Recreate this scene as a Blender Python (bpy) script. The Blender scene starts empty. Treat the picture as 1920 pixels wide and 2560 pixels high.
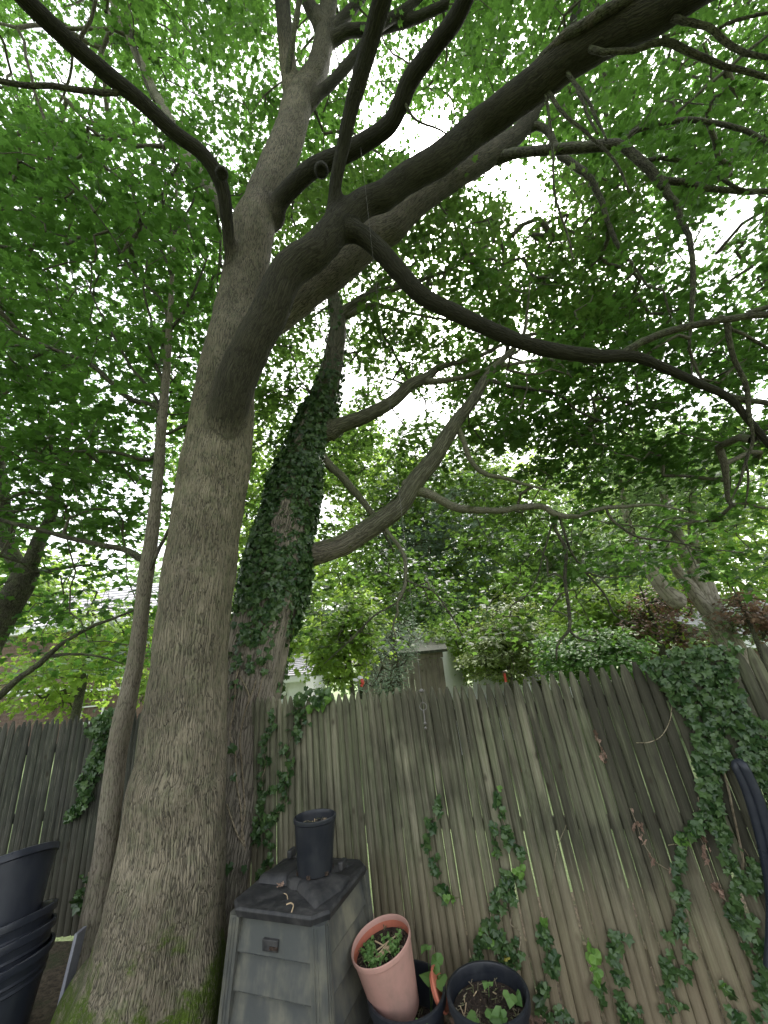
import bpy, math, random
import numpy as np
from mathutils import Vector, Matrix

random.seed(7)
rng = np.random.default_rng(11)
scene = bpy.context.scene
COL = scene.collection

# ---------------------------------------------------------------- camera
FPX = 960.0                      # focal length in pixels of the 1920 x 2560 frame
ROLL, PITCH = math.radians(5.364), math.radians(21.233)
CAM = np.array([0.0, 0.0, 2.1])
_R0 = np.array([1.0, 0, 0]); _U0 = np.array([0, -math.sin(PITCH), math.cos(PITCH)])
FW = np.array([0, math.cos(PITCH), math.sin(PITCH)])
RT = math.cos(ROLL) * _R0 - math.sin(ROLL) * _U0
UP = math.sin(ROLL) * _R0 + math.cos(ROLL) * _U0
cam_data = bpy.data.cameras.new("camera")
cam_data.sensor_fit = 'VERTICAL'; cam_data.sensor_height = 36.0; cam_data.sensor_width = 27.0
cam_data.lens = FPX / 2560 * 36.0
cam_data.clip_start = 0.05; cam_data.clip_end = 900
cam = bpy.data.objects.new("camera", cam_data); COL.objects.link(cam)
cam.matrix_world = Matrix(((RT[0], UP[0], -FW[0], CAM[0]), (RT[1], UP[1], -FW[1], CAM[1]), (RT[2], UP[2], -FW[2], CAM[2]), (0, 0, 0, 1)))
scene.camera = cam

# ---------------------------------------------------------------- sky, sun, exposure
SUN_EL, SUN_AZ = 54.0, 22.0      # sun behind thin overcast, beyond the gardens in front of the photographer
world = bpy.data.worlds.new("World"); scene.world = world; world.use_nodes = True
wn = world.node_tree.nodes; wl = world.node_tree.links
sky = wn.new("ShaderNodeTexSky"); sky.sky_type = 'NISHITA'; sky.sun_disc = False
sky.sun_elevation = math.radians(SUN_EL); sky.sun_rotation = math.radians(SUN_AZ)
sky.air_density = 1.6; sky.dust_density = 4.0; sky.ozone_density = 1.0
hs = wn.new("ShaderNodeHueSaturation"); hs.inputs['Saturation'].default_value = 0.22
wl.new(sky.outputs[0], hs.inputs['Color']); wl.new(hs.outputs[0], wn['Background'].inputs[0])
wn['Background'].inputs[1].default_value = 0.15
sd = bpy.data.lights.new("sun", 'SUN'); sd.energy = 1.5; sd.angle = math.radians(35); sd.color = (1.0, 0.96, 0.9)
sun = bpy.data.objects.new("sun", sd); COL.objects.link(sun)
_el, _az = math.radians(SUN_EL), math.radians(SUN_AZ)
_dir = Vector((math.sin(_az) * math.cos(_el), math.cos(_az) * math.cos(_el), math.sin(_el)))
sun.rotation_euler = _dir.to_track_quat('Z', 'Y').to_euler(); sun.location = (0, 0, 30)
vs = scene.view_settings
scene.display_settings.display_device = 'sRGB'
vs.view_transform = 'Standard'; vs.look = 'None'; vs.gamma = 1.0; vs.use_curve_mapping = False
vs.exposure = 1.95
cy = scene.cycles
cy.max_bounces = 7; cy.diffuse_bounces = 4; cy.glossy_bounces = 2; cy.transmission_bounces = 6; cy.transparent_max_bounces = 4
cy.use_denoising = True; cy.sample_clamp_indirect = 6.0; cy.use_adaptive_sampling = True; cy.adaptive_threshold = 0.015
cy.caustics_reflective = False; cy.caustics_refractive = False

# ---------------------------------------------------------------- helpers: rays of the photograph turned into places
def ray(x, y): return FW + RT * ((x - 960) / FPX) - UP * ((y - 1280) / FPX)
def PZ(x, y, zc): return CAM + ray(x, y) * zc                       # zc: distance along the view axis
def PY(x, y, Y): d = ray(x, y); return CAM + d * (Y / d[1])         # Y: distance into the yard
def proj(P):
    d = np.atleast_2d(P) - CAM; z = d @ FW; zz = np.where(np.abs(z) < 1e-6, 1e-6, z)
    return 960 + FPX * (d @ RT) / zz, 1280 - FPX * (d @ UP) / zz, z
def zc_at_Y(x, y, Y): return Y / ray(x, y)[1]
def horizon(x): return 1651 - 0.094 * (x - 995)
def G(x, Y, z=0.0): p = PY(x, horizon(x), Y); return np.array([p[0], p[1], z])

# ---------------------------------------------------------------- helpers: objects
def tag(o, label=None, cat=None, group=None, kind=None):
    if label: o["label"] = label
    if cat: o["category"] = cat
    if group: o["group"] = group
    if kind: o["kind"] = kind
    return o
def empty(name, loc, label, cat, group=None, rz=0.0):
    o = bpy.data.objects.new(name, None); o.empty_display_size = 0.1; COL.objects.link(o)
    o.location = [float(v) for v in loc]; o.rotation_euler = (0, 0, rz)
    return tag(o, label, cat, group)
def link(name, me, parent=None, world_space=True, mat=None):
    o = bpy.data.objects.new(name, me); COL.objects.link(o)
    if mat: me.materials.append(mat)
    if parent:
        o.parent = parent
        if world_space:
            p = parent; M = Matrix()
            while p:
                M = (Matrix.Translation(p.location) @ p.rotation_euler.to_matrix().to_4x4()) @ M; p = p.parent
            o.matrix_parent_inverse = M.inverted()
    return o
def np_mesh(name, V, polys, attrs=None, smooth=True):
    """V (n,3); polys: list of (m,k) int arrays; attrs: {name: (type, domain, data)}"""
    me = bpy.data.meshes.new(name)
    V = np.ascontiguousarray(V, dtype=np.float32)
    me.vertices.add(len(V)); me.vertices.foreach_set("co", V.ravel())
    loops = np.concatenate([p.ravel() for p in polys]).astype(np.int32)
    tot = np.concatenate([np.full(len(p), p.shape[1]) for p in polys]).astype(np.int32)
    st = np.concatenate([[0], np.cumsum(tot)[:-1]]).astype(np.int32)
    me.loops.add(len(loops)); me.loops.foreach_set("vertex_index", loops)
    me.polygons.add(len(tot)); me.polygons.foreach_set("loop_start", st); me.polygons.foreach_set("loop_total", tot)
    me.polygons.foreach_set("use_smooth", np.full(len(tot), bool(smooth)))
    for k, (t, d, data) in (attrs or {}).items():
        a = me.attributes.new(k, t, d)
        a.data.foreach_set("vector" if t == 'FLOAT_VECTOR' else "value", np.ascontiguousarray(data, dtype=np.float32).ravel())
    me.update(calc_edges=True); me.validate()
    return me
class MB:
    """collects simple shapes into one mesh"""
    def __init__(s): s.v = []; s.f = []; s.a = []
    def add(s, V, F, a=None):
        n = len(s.v); s.v += [tuple(map(float, p)) for p in V]; s.f += [tuple(int(i) + n for i in f) for f in F]
        s.a += [tuple(map(float, q)) for q in (a if a is not None else V)]
    def box(s, c, d, R=None):
        c = np.array(c, float); h = np.array(d, float) / 2
        P = np.array([(x, y, z) for x in (-1, 1) for y in (-1, 1) for z in (-1, 1)]) * h
        if R is not None: P = P @ np.array(R).T
        s.add(P + c, [(0, 1, 3, 2), (4, 6, 7, 5), (0, 4, 5, 1), (2, 3, 7, 6), (0, 2, 6, 4), (1, 5, 7, 3)])
    def hexa(s, lo, hi):             # lo, hi: four corners each, counter-clockwise seen from above
        s.add(list(lo) + list(hi), [(3, 2, 1, 0), (4, 5, 6, 7)] + [(i, (i + 1) % 4, 4 + (i + 1) % 4, 4 + i) for i in range(4)])
    def tube(s, P, r, n=8, cap=True):
        V, F, A = tube_np(np.array(P, float), np.broadcast_to(np.array(r, float), (len(P),)), n)
        F = [tuple(f) for f in F]
        if cap: F += [tuple(range(n))[::-1], tuple(range(len(V) - n, len(V)))]
        s.add(V, F, A)
    def lathe(s, prof, n=32, M=None):
        V = []
        for r, z in prof:
            for k in range(n):
                a = 2 * math.pi * k / n; V.append((r * math.cos(a), r * math.sin(a), z))
        V = np.array(V)
        F = [(i * n + k, i * n + (k + 1) % n, (i + 1) * n + (k + 1) % n, (i + 1) * n + k) for i in range(len(prof) - 1) for k in range(n)]
        A = V.copy()
        if M is not None: V = V @ np.array(M.to_3x3()).T + np.array(M.translation)
        s.add(V, F, A)
    def obj(s, name, mat, parent=None, smooth=False, world_space=True, bevel=0.0):
        me = bpy.data.meshes.new(name); me.from_pydata(s.v, [], s.f)
        a = me.attributes.new("bk", 'FLOAT_VECTOR', 'POINT'); a.data.foreach_set("vector", np.array(s.a, np.float32).ravel())
        if smooth:
            me.polygons.foreach_set("use_smooth", [True] * len(me.polygons))
        me.update(); o = link(name, me, parent, world_space, mat)
        if smooth and smooth != 'all':
            try: me.set_sharp_from_angle(angle=math.radians(40))
            except Exception: pass
        if bevel:
            b = o.modifiers.new("bevel", 'BEVEL'); b.width = bevel; b.segments = 2; b.limit_method = 'ANGLE'
        return o
def frames(P):
    T = np.gradient(P, axis=0); T /= np.linalg.norm(T, axis=1)[:, None] + 1e-12
    N = np.zeros_like(P); a = np.array([0, 1.0, 0]) if abs(T[0][1]) < 0.9 else np.array([1.0, 0, 0])
    n = a - T[0] * (a @ T[0]); n /= np.linalg.norm(n); N[0] = n
    for i in range(1, len(P)):
        n = N[i - 1] - T[i] * (N[i - 1] @ T[i]); N[i] = n / (np.linalg.norm(n) + 1e-12)
    return T, N, np.cross(T, N)
def tube_np(P, R, n, shape=None):
    T, N, B = frames(P)
    th = np.linspace(0, 2 * np.pi, n, endpoint=False)
    L = np.concatenate([[0], np.cumsum(np.linalg.norm(np.diff(P, axis=0), axis=1))])
    rr = R[:, None] * np.ones((1, n))
    if shape is not None: rr = rr * shape(L[:, None], th[None, :])
    V = P[:, None, :] + rr[..., None] * (np.cos(th)[None, :, None] * N[:, None, :] + np.sin(th)[None, :, None] * B[:, None, :])
    A = np.stack([np.cos(th)[None, :] * rr, np.sin(th)[None, :] * rr, L[:, None] + 0 * rr], -1)
    m = len(P); i = np.arange(m - 1)[:, None] * n; k = np.arange(n)[None, :]
    F = np.stack([i + k, i + (k + 1) % n, i + n + (k + 1) % n, i + n + k], -1).reshape(-1, 4)
    return V.reshape(-1, 3), F, A.reshape(-1, 3)
def smooth_path(C, step):
    """Catmull-Rom through the rows of C (any columns; the first three are a place)"""
    C = np.asarray(C, float); P = np.vstack([2 * C[0] - C[1], C, 2 * C[-1] - C[-2]]); out = []
    for i in range(1, len(P) - 2):
        d = np.linalg.norm(P[i + 1][:3] - P[i][:3]); n = max(1, int(math.ceil(d / step)))
        for t in np.arange(n) / n:
            out.append(0.5 * (2 * P[i] + (P[i + 1] - P[i - 1]) * t + (2 * P[i - 1] - 5 * P[i] + 4 * P[i + 1] - P[i + 2]) * t * t + (3 * P[i] - P[i - 1] - 3 * P[i + 1] + P[i + 2]) * t ** 3))
    out.append(C[-1]); return np.array(out)
def limb_path(pts, z, step=0.08):
    """pts: (x, y, width) read off the photograph; z: view-axis distances from first to last point"""
    pts = np.array(pts, float); L = np.concatenate([[0], np.cumsum(np.hypot(*np.diff(pts[:, :2], axis=0).T))]); L /= L[-1]
    zz = np.interp(L, np.linspace(0, 1, len(z)), z)
    C = np.array([np.append(PZ(x, y, c), w / 2 * c / FPX) for (x, y, w), c in zip(pts, zz)])
    return smooth_path(C, step)

# ---------------------------------------------------------------- materials
def new_mat(name):
    m = bpy.data.materials.new(name); m.use_nodes = True
    return m, m.node_tree.nodes, m.node_tree.links, m.node_tree.nodes['Principled BSDF']
def N(nodes, t, **kw):
    n = nodes.new(t)
    for k, v in kw.items():
        if k in n.inputs: n.inputs[k].default_value = v
        else: setattr(n, k, v)
    return n
def mixc(nd, lk, fac, a, b, bt='MIX'):
    m = nd.new("ShaderNodeMix"); m.data_type = 'RGBA'; m.blend_type = bt
    for s, v in ((m.inputs[0], fac), (m.inputs[6], a), (m.inputs[7], b)):
        if hasattr(v, 'is_linked'): lk.new(v, s)
        else: s.default_value = v if not isinstance(v, tuple) else (*v, 1)[:4]
    return m.outputs[2]
def mth(nd, lk, op, a, b=None, c=None, clamp=False):
    m = nd.new("ShaderNodeMath"); m.operation = op; m.use_clamp = clamp
    for s, v in zip(m.inputs, (a, b, c)):
        if v is None: continue
        if hasattr(v, 'is_linked'): lk.new(v, s)
        else: s.default_value = v
    return m.outputs[0]
def ramp(nd, lk, src, lo, hi, a=0.0, b=1.0):
    m = nd.new("ShaderNodeMapRange"); m.interpolation_type = 'SMOOTHSTEP'
    lk.new(src, m.inputs[0])
    for i, v in enumerate((lo, hi, a, b)): m.inputs[i + 1].default_value = v
    return m.outputs[0]
def noise(nd, lk, vec, scale, detail=3.0, rough=0.55, dist=0.0):
    n = N(nd, "ShaderNodeTexNoise"); n.inputs['Scale'].default_value = scale; n.inputs['Detail'].default_value = detail
    n.inputs['Roughness'].default_value = rough; n.inputs['Distortion'].default_value = dist
    if vec is not None: lk.new(vec, n.inputs['Vector'])
    return n.outputs[0]
def scaled(nd, lk, vec, s):
    m = nd.new("ShaderNodeMapping"); m.inputs['Scale'].default_value = s; lk.new(vec, m.inputs['Vector']); return m.outputs[0]
def attr(nd, name, geom=True):
    a = nd.new("ShaderNodeAttribute"); a.attribute_name = name; return a

def bark_mat(name, light, dark, crack, cells=34.0, stretch=0.15, bump=0.9, green=0.5, moss_h=0.0, young=None):
    m, nd, lk, bs = new_mat(name)
    bk = attr(nd, "bk").outputs['Vector']; pos = nd.new("ShaderNodeNewGeometry").outputs['Position']
    wob = nd.new("ShaderNodeTexNoise"); wob.inputs['Scale'].default_value = 9.0; wob.inputs['Detail'].default_value = 2; lk.new(bk, wob.inputs['Vector'])
    vadd = nd.new("ShaderNodeVectorMath"); vadd.operation = 'MULTIPLY_ADD'; lk.new(wob.outputs['Color'], vadd.inputs[0])
    vadd.inputs[1].default_value = (0.036, 0.036, 0.09); lk.new(bk, vadd.inputs[2])
    st = scaled(nd, lk, vadd.outputs[0], (1, 1, stretch))
    vo = nd.new("ShaderNodeTexVoronoi"); vo.feature = 'DISTANCE_TO_EDGE'; vo.inputs['Scale'].default_value = cells; lk.new(st, vo.inputs['Vector'])
    vo2 = nd.new("ShaderNodeTexVoronoi"); vo2.feature = 'DISTANCE_TO_EDGE'; vo2.inputs['Scale'].default_value = cells * 2.1; lk.new(st, vo2.inputs['Vector'])
    vo3 = nd.new("ShaderNodeTexVoronoi"); vo3.feature = 'DISTANCE_TO_EDGE'; vo3.inputs['Scale'].default_value = cells * 0.72; lk.new(st, vo3.inputs['Vector'])
    coarse = ramp(nd, lk, noise(nd, lk, pos, 1.7, 2, 0.5), 0.45, 0.62)
    ridge = mth(nd, lk, 'ADD', mth(nd, lk, 'MULTIPLY', ramp(nd, lk, vo.outputs['Distance'], 0.0, 0.26), mth(nd, lk, 'SUBTRACT', 1.0, coarse)), mth(nd, lk, 'MULTIPLY', ramp(nd, lk, vo3.outputs['Distance'], 0.0, 0.24), coarse))
    ridge2 = ramp(nd, lk, vo2.outputs['Distance'], 0.0, 0.3)
    fine = noise(nd, lk, scaled(nd, lk, bk, (1, 1, 0.3)), 120, 4, 0.65)
    big = noise(nd, lk, pos, 2.3, 3, 0.6); mid = noise(nd, lk, pos, 11.0, 3, 0.6)
    h = mth(nd, lk, 'ADD', mth(nd, lk, 'MULTIPLY', ridge, 0.62), mth(nd, lk, 'MULTIPLY', ridge2, 0.22))
    h = mth(nd, lk, 'ADD', h, mth(nd, lk, 'MULTIPLY', fine, 0.3))
    base = mixc(nd, lk, ramp(nd, lk, big, 0.35, 0.65), dark, light)
    base = mixc(nd, lk, mth(nd, lk, 'MULTIPLY', ramp(nd, lk, mid, 0.42, 0.68), green), base, (0.125, 0.15, 0.072))
    base = mixc(nd, lk, mth(nd, lk, 'MULTIPLY', ramp(nd, lk, noise(nd, lk, pos, 3.1, 4, 0.7), 0.58, 0.72), 0.5), base, (0.20, 0.155, 0.135))
    base = mixc(nd, lk, ramp(nd, lk, h, 0.12, 0.62, 1.0, 0.0), base, crack)
    base = mixc(nd, lk, mth(nd, lk, 'MULTIPLY', ramp(nd, lk, fine, 0.35, 0.75), 0.35), base, (0.30, 0.28, 0.23))
    if young:                                                      # thin young wood is darker; shade of the overhead limbs is painted in too
        age_sh = attr(nd, "age_shade").outputs['Fac']
        base = mixc(nd, lk, age_sh, mixc(nd, lk, ramp(nd, lk, h, 0.2, 0.9), tuple(v * 0.45 for v in young), young), base)
    if moss_h > 0:
        sep = nd.new("ShaderNodeSeparateXYZ"); lk.new(pos, sep.inputs[0])
        mz = mth(nd, lk, 'ADD', mth(nd, lk, 'DIVIDE', sep.outputs[2], moss_h), mth(nd, lk, 'MULTIPLY', mth(nd, lk, 'SUBTRACT', noise(nd, lk, pos, 4.2, 5, 0.6), 0.5), 3.4))
        mk = ramp(nd, lk, mz, 0.55, 1.0, 1.0, 0.0)
        mk = mth(nd, lk, 'MULTIPLY', mk, ramp(nd, lk, noise(nd, lk, pos, 60, 3, 0.7), 0.25, 0.55))
        mo = mixc(nd, lk, noise(nd, lk, pos, 35, 3), (0.045, 0.088, 0.010), (0.14, 0.205, 0.028))
        base = mixc(nd, lk, mk, base, mo)
        h = mth(nd, lk, 'ADD', h, mth(nd, lk, 'MULTIPLY', mk, mth(nd, lk, 'MULTIPLY', noise(nd, lk, pos, 90, 4, 0.7), 0.8)))
    # algae on the upper side of leaning limbs
    nz = nd.new("ShaderNodeSeparateXYZ"); lk.new(nd.new("ShaderNodeNewGeometry").outputs['Normal'], nz.inputs[0])
    top = mth(nd, lk, 'MULTIPLY', ramp(nd, lk, nz.outputs[2], 0.15, 0.75), ramp(nd, lk, mid, 0.35, 0.6))
    base = mixc(nd, lk, mth(nd, lk, 'MULTIPLY', top, 0.75), base, (0.075, 0.105, 0.03))
    lk.new(base, bs.inputs['Base Color']); bs.inputs['Roughness'].default_value = 0.88; bs.inputs['Specular IOR Level'].default_value = 0.25
    b = N(nd, "ShaderNodeBump"); b.inputs['Strength'].default_value = bump; b.inputs['Distance'].default_value = 0.014
    lk.new(h, b.inputs['Height']); lk.new(b.outputs[0], bs.inputs['Normal'])
    return m

def leaf_mat(name, dark, light, trans, tmix=0.45, obj_random=False, rough=0.45, spec=0.35, under=None):
    m, nd, lk, bs = new_mat(name)
    if obj_random: t = nd.new("ShaderNodeObjectInfo").outputs['Random']
    else: t = attr(nd, "tone").outputs['Fac']
    c = mixc(nd, lk, t, dark, light)
    lk.new(c, bs.inputs['Base Color']); bs.inputs['Roughness'].default_value = rough; bs.inputs['Specular IOR Level'].default_value = spec
    tr = nd.new("ShaderNodeBsdfTranslucent")
    tc = mixc(nd, lk, t, tuple(v * 0.62 for v in trans), trans); lk.new(tc, tr.inputs['Color'])
    mx = nd.new("ShaderNodeMixShader"); mx.inputs[0].default_value = tmix
    lk.new(bs.outputs[0], mx.inputs[1]); lk.new(tr.outputs[0], mx.inputs[2])
    lk.new(mx.outputs[0], nd['Material Output'].inputs['Surface'])
    return m

def plastic_mat(name, col, dirt, rough=0.5, dirt_amt=0.5, scale=5.0, bump=0.15, spec=0.4):
    m, nd, lk, bs = new_mat(name)
    pos = nd.new("ShaderNodeTexCoord").outputs['Object']
    n1 = noise(nd, lk, pos, scale, 5, 0.65); n2 = noise(nd, lk, scaled(nd, lk, pos, (1, 1, 0.2)), scale * 6, 4, 0.6)
    f = mth(nd, lk, 'MULTIPLY', ramp(nd, lk, mth(nd, lk, 'ADD', mth(nd, lk, 'MULTIPLY', n1, 0.65), mth(nd, lk, 'MULTIPLY', n2, 0.35)), 0.4, 0.68), dirt_amt)
    lk.new(mixc(nd, lk, f, col, dirt), bs.inputs['Base Color'])
    lk.new(ramp(nd, lk, n1, 0.3, 0.7, rough - 0.12, rough + 0.2), bs.inputs['Roughness']); bs.inputs['Specular IOR Level'].default_value = spec
    b = N(nd, "ShaderNodeBump"); b.inputs['Strength'].default_value = bump; b.inputs['Distance'].default_value = 0.004
    lk.new(noise(nd, lk, pos, scale * 14, 4, 0.6), b.inputs['Height']); lk.new(b.outputs[0], bs.inputs['Normal'])
    return m

def fence_mat(name, a, b_, green, dark, splash, stain=None):
    m, nd, lk, bs = new_mat(name)
    oc = nd.new("ShaderNodeTexCoord").outputs['Object']; pos = nd.new("ShaderNodeNewGeometry").outputs['Position']
    rnd = nd.new("ShaderNodeObjectInfo").outputs['Random']
    off = nd.new("ShaderNodeCombineXYZ"); lk.new(mth(nd, lk, 'MULTIPLY', rnd, 37.0), off.inputs[0]); lk.new(mth(nd, lk, 'MULTIPLY', rnd, 91.0), off.inputs[2])
    va = nd.new("ShaderNodeVectorMath"); va.operation = 'ADD'; lk.new(oc, va.inputs[0]); lk.new(off.outputs[0], va.inputs[1]); v = va.outputs[0]
    grain = noise(nd, lk, scaled(nd, lk, v, (1, 1, 0.035)), 95, 5, 0.7, 0.4)
    streak = noise(nd, lk, scaled(nd, lk, v, (1, 1, 0.10)), 22, 4, 0.6)
    patch = noise(nd, lk, pos, 1.25, 3, 0.55); blotch = noise(nd, lk, scaled(nd, lk, pos, (1, 1, 0.5)), 5.0, 4, 0.65)
    c = mixc(nd, lk, rnd, a, b_)
    c = mixc(nd, lk, mth(nd, lk, 'MULTIPLY', ramp(nd, lk, streak, 0.38, 0.62), 0.65), c, green)
    c = mixc(nd, lk, mth(nd, lk, 'MULTIPLY', ramp(nd, lk, patch, 0.46, 0.68), 0.72), c, dark)
    c = mixc(nd, lk, mth(nd, lk, 'MULTIPLY', ramp(nd, lk, blotch, 0.5, 0.72), 0.6), c, dark)
    c = mixc(nd, lk, mth(nd, lk, 'MULTIPLY', ramp(nd, lk, grain, 0.45, 0.7), 0.55), c, (0.055, 0.05, 0.035))
    c = mixc(nd, lk, mth(nd, lk, 'MULTIPLY', ramp(nd, lk, grain, 0.5, 0.3), 0.35), c, (0.36, 0.34, 0.26))
    damp = ramp(nd, lk, noise(nd, lk, scaled(nd, lk, pos, (1, 1, 0.05)), 8.5, 4, 0.6), 0.5, 0.66)
    c = mixc(nd, lk, mth(nd, lk, 'MULTIPLY', damp, 0.55), c, dark)
    if stain:                                                      # an area black with damp and mould
        dn = nd.new("ShaderNodeVectorMath"); dn.operation = 'DISTANCE'; lk.new(pos, dn.inputs[0]); dn.inputs[1].default_value = stain[0]
        sm = mth(nd, lk, 'ADD', mth(nd, lk, 'DIVIDE', dn.outputs['Value'], stain[1]), mth(nd, lk, 'MULTIPLY', mth(nd, lk, 'SUBTRACT', streak, 0.5), 2.4))
        c = mixc(nd, lk, mth(nd, lk, 'MULTIPLY', ramp(nd, lk, mth(nd, lk, 'ADD', sm, mth(nd, lk, 'MULTIPLY', mth(nd, lk, 'SUBTRACT', rnd, 0.5), 0.5)), 0.25, 1.35, 1.0, 0.0), 0.8), c, (0.032, 0.031, 0.023))
    # knots
    kv = nd.new("ShaderNodeTexVoronoi"); kv.inputs['Scale'].default_value = 9.0; lk.new(scaled(nd, lk, v, (1, 1, 0.55)), kv.inputs['Vector'])
    kn = ramp(nd, lk, kv.outputs['Distance'], 0.05, 0.2, 1.0, 0.0)
    sp = nd.new("ShaderNodeSeparateColor"); lk.new(kv.outputs['Color'], sp.inputs[0])
    kn = mth(nd, lk, 'MULTIPLY', kn, ramp(nd, lk, sp.outputs[0], 0.45, 0.6))
    c = mixc(nd, lk, mth(nd, lk, 'MULTIPLY', kn, 0.75), c, (0.035, 0.028, 0.018))
    # soil splashed up the foot of the boards
    sep = nd.new("ShaderNodeSeparateXYZ"); lk.new(pos, sep.inputs[0])
    sz = mth(nd, lk, 'ADD', sep.outputs[2], mth(nd, lk, 'MULTIPLY', blotch, 0.5))
    c = mixc(nd, lk, mth(nd, lk, 'MULTIPLY', ramp(nd, lk, sz, 0.35, 1.25, 1.0, 0.0), 0.7), c, splash)
    lk.new(c, bs.inputs['Base Color']); bs.inputs['Roughness'].default_value = 0.85; bs.inputs['Specular IOR Level'].default_value = 0.25
    b = N(nd, "ShaderNodeBump"); b.inputs['Strength'].default_value = 0.55; b.inputs['Distance'].default_value = 0.004
    lk.new(mth(nd, lk, 'SUBTRACT', mth(nd, lk, 'ADD', grain, mth(nd, lk, 'MULTIPLY', streak, 0.5)), kn), b.inputs['Height']); lk.new(b.outputs[0], bs.inputs['Normal'])
    return m

def soil_mat(name, a, b_, scale=40.0, c3=(0.02, 0.015, 0.01)):
    m, nd, lk, bs = new_mat(name)
    pos = nd.new("ShaderNodeNewGeometry").outputs['Position']
    n1 = noise(nd, lk, pos, scale, 6, 0.7); n2 = noise(nd, lk, pos, scale * 0.12, 4, 0.6)
    c = mixc(nd, lk, ramp(nd, lk, n1, 0.35, 0.65), a, b_); c = mixc(nd, lk, ramp(nd, lk, n2, 0.45, 0.65, 0, 0.7), c, c3)
    lk.new(c, bs.inputs['Base Color']); bs.inputs['Roughness'].default_value = 0.95
    b = N(nd, "ShaderNodeBump"); b.inputs['Strength'].default_value = 0.9; b.inputs['Distance'].default_value = 0.02
    lk.new(n1, b.inputs['Height']); lk.new(b.outputs[0], bs.inputs['Normal'])
    return m

M_bark = bark_mat("maple_bark", (0.33, 0.285, 0.205), (0.225, 0.192, 0.135), (0.032, 0.027, 0.019), cells=78, stretch=0.045, bump=1.0, green=0.5, moss_h=0.5, young=(0.046, 0.044, 0.029))  # young: dark tone of thin wood, also of the painted limb shade
M_barkA = bark_mat("overhead_limb_bark", (0.13, 0.12, 0.09), (0.085, 0.08, 0.06), (0.028, 0.025, 0.018), cells=64, stretch=0.09, bump=1.0, green=0.6)
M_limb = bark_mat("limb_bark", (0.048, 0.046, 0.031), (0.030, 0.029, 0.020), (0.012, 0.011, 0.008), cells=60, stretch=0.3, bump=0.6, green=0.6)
M_dark = bark_mat("dark_mossy_bark", (0.085, 0.085, 0.058), (0.055, 0.052, 0.04), (0.02, 0.018, 0.013), cells=60, stretch=0.12, bump=0.8, green=0.5)
M_bark2 = bark_mat("ivy_tree_bark", (0.31, 0.262, 0.222), (0.215, 0.18, 0.15), (0.045, 0.037, 0.03), cells=44, stretch=0.06, bump=1.0, green=0.25, young=(0.17, 0.165, 0.12))
M_limb2 = bark_mat("pale_limb_bark", (0.19, 0.185, 0.135), (0.125, 0.122, 0.088), (0.06, 0.054, 0.038), cells=60, stretch=0.4, bump=0.4, green=0.65)
M_bark3 = bark_mat("sapling_bark", (0.24, 0.21, 0.165), (0.18, 0.155, 0.12), (0.08, 0.068, 0.05), cells=60, stretch=0.12, bump=0.45, green=0.35)
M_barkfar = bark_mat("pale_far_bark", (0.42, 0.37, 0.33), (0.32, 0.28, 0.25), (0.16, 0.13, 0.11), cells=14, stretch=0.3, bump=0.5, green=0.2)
M_twig = bark_mat("twig_bark", (0.11, 0.10, 0.075), (0.07, 0.065, 0.05), (0.03, 0.027, 0.02), cells=60, stretch=0.3, bump=0.2, green=0.3)
M_leaf = leaf_mat("maple_leaf", (0.026, 0.064, 0.016), (0.080, 0.148, 0.034), (0.130, 0.295, 0.042), 0.50)
M_leaf2 = leaf_mat("ivy_tree_leaf", (0.030, 0.062, 0.018), (0.082, 0.132, 0.035), (0.150, 0.29, 0.045), 0.50)  # slightly browner leaf of the ivy covered tree
M_leaf_s = leaf_mat("sapling_leaf", (0.026, 0.070, 0.018), (0.075, 0.152, 0.034), (0.130, 0.30, 0.042), 0.50)
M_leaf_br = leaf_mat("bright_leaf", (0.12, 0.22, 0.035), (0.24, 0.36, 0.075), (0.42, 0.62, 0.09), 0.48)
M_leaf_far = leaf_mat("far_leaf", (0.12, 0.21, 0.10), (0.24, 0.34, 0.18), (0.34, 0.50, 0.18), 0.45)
M_leaf_yel = leaf_mat("pale_leaf", (0.13, 0.19, 0.06), (0.28, 0.33, 0.14), (0.32, 0.42, 0.10), 0.4)
M_leaf_dog = leaf_mat("dogwood_leaf", (0.05, 0.13, 0.03), (0.11, 0.22, 0.05), (0.20, 0.40, 0.06), 0.45)
M_leaf_pur = leaf_mat("purple_leaf", (0.12, 0.075, 0.055), (0.24, 0.15, 0.11), (0.30, 0.17, 0.10), 0.4)
M_needle = leaf_mat("needle", (0.16, 0.24, 0.17), (0.27, 0.35, 0.27), (0.26, 0.35, 0.22), 0.38)
M_ivy = leaf_mat("ivy_leaf", (0.024, 0.064, 0.019), (0.090, 0.160, 0.052), (0.09, 0.20, 0.04), 0.22, True, 0.32, 0.5)
M_ivy_stuff = leaf_mat("ivy_leaf_mass", (0.022, 0.060, 0.018), (0.086, 0.152, 0.049), (0.09, 0.19, 0.04), 0.22, False, 0.34, 0.5)
M_ivy_new = leaf_mat("young_ivy_leaf", (0.11, 0.24, 0.045), (0.20, 0.36, 0.08), (0.25, 0.5, 0.07), 0.35, True, 0.4, 0.4)
M_ivy_yel = leaf_mat("yellow_ivy_leaf", (0.45, 0.40, 0.06), (0.5, 0.45, 0.10), (0.4, 0.4, 0.05), 0.3, True)
M_dry = leaf_mat("dry_leaf", (0.10, 0.065, 0.045), (0.40, 0.27, 0.21), (0.15, 0.10, 0.07), 0.2, True, 0.8, 0.2)
M_weed = leaf_mat("weed_leaf", (0.10, 0.21, 0.055), (0.19, 0.33, 0.10), (0.22, 0.42, 0.08), 0.35, True, 0.45, 0.4)
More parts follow.
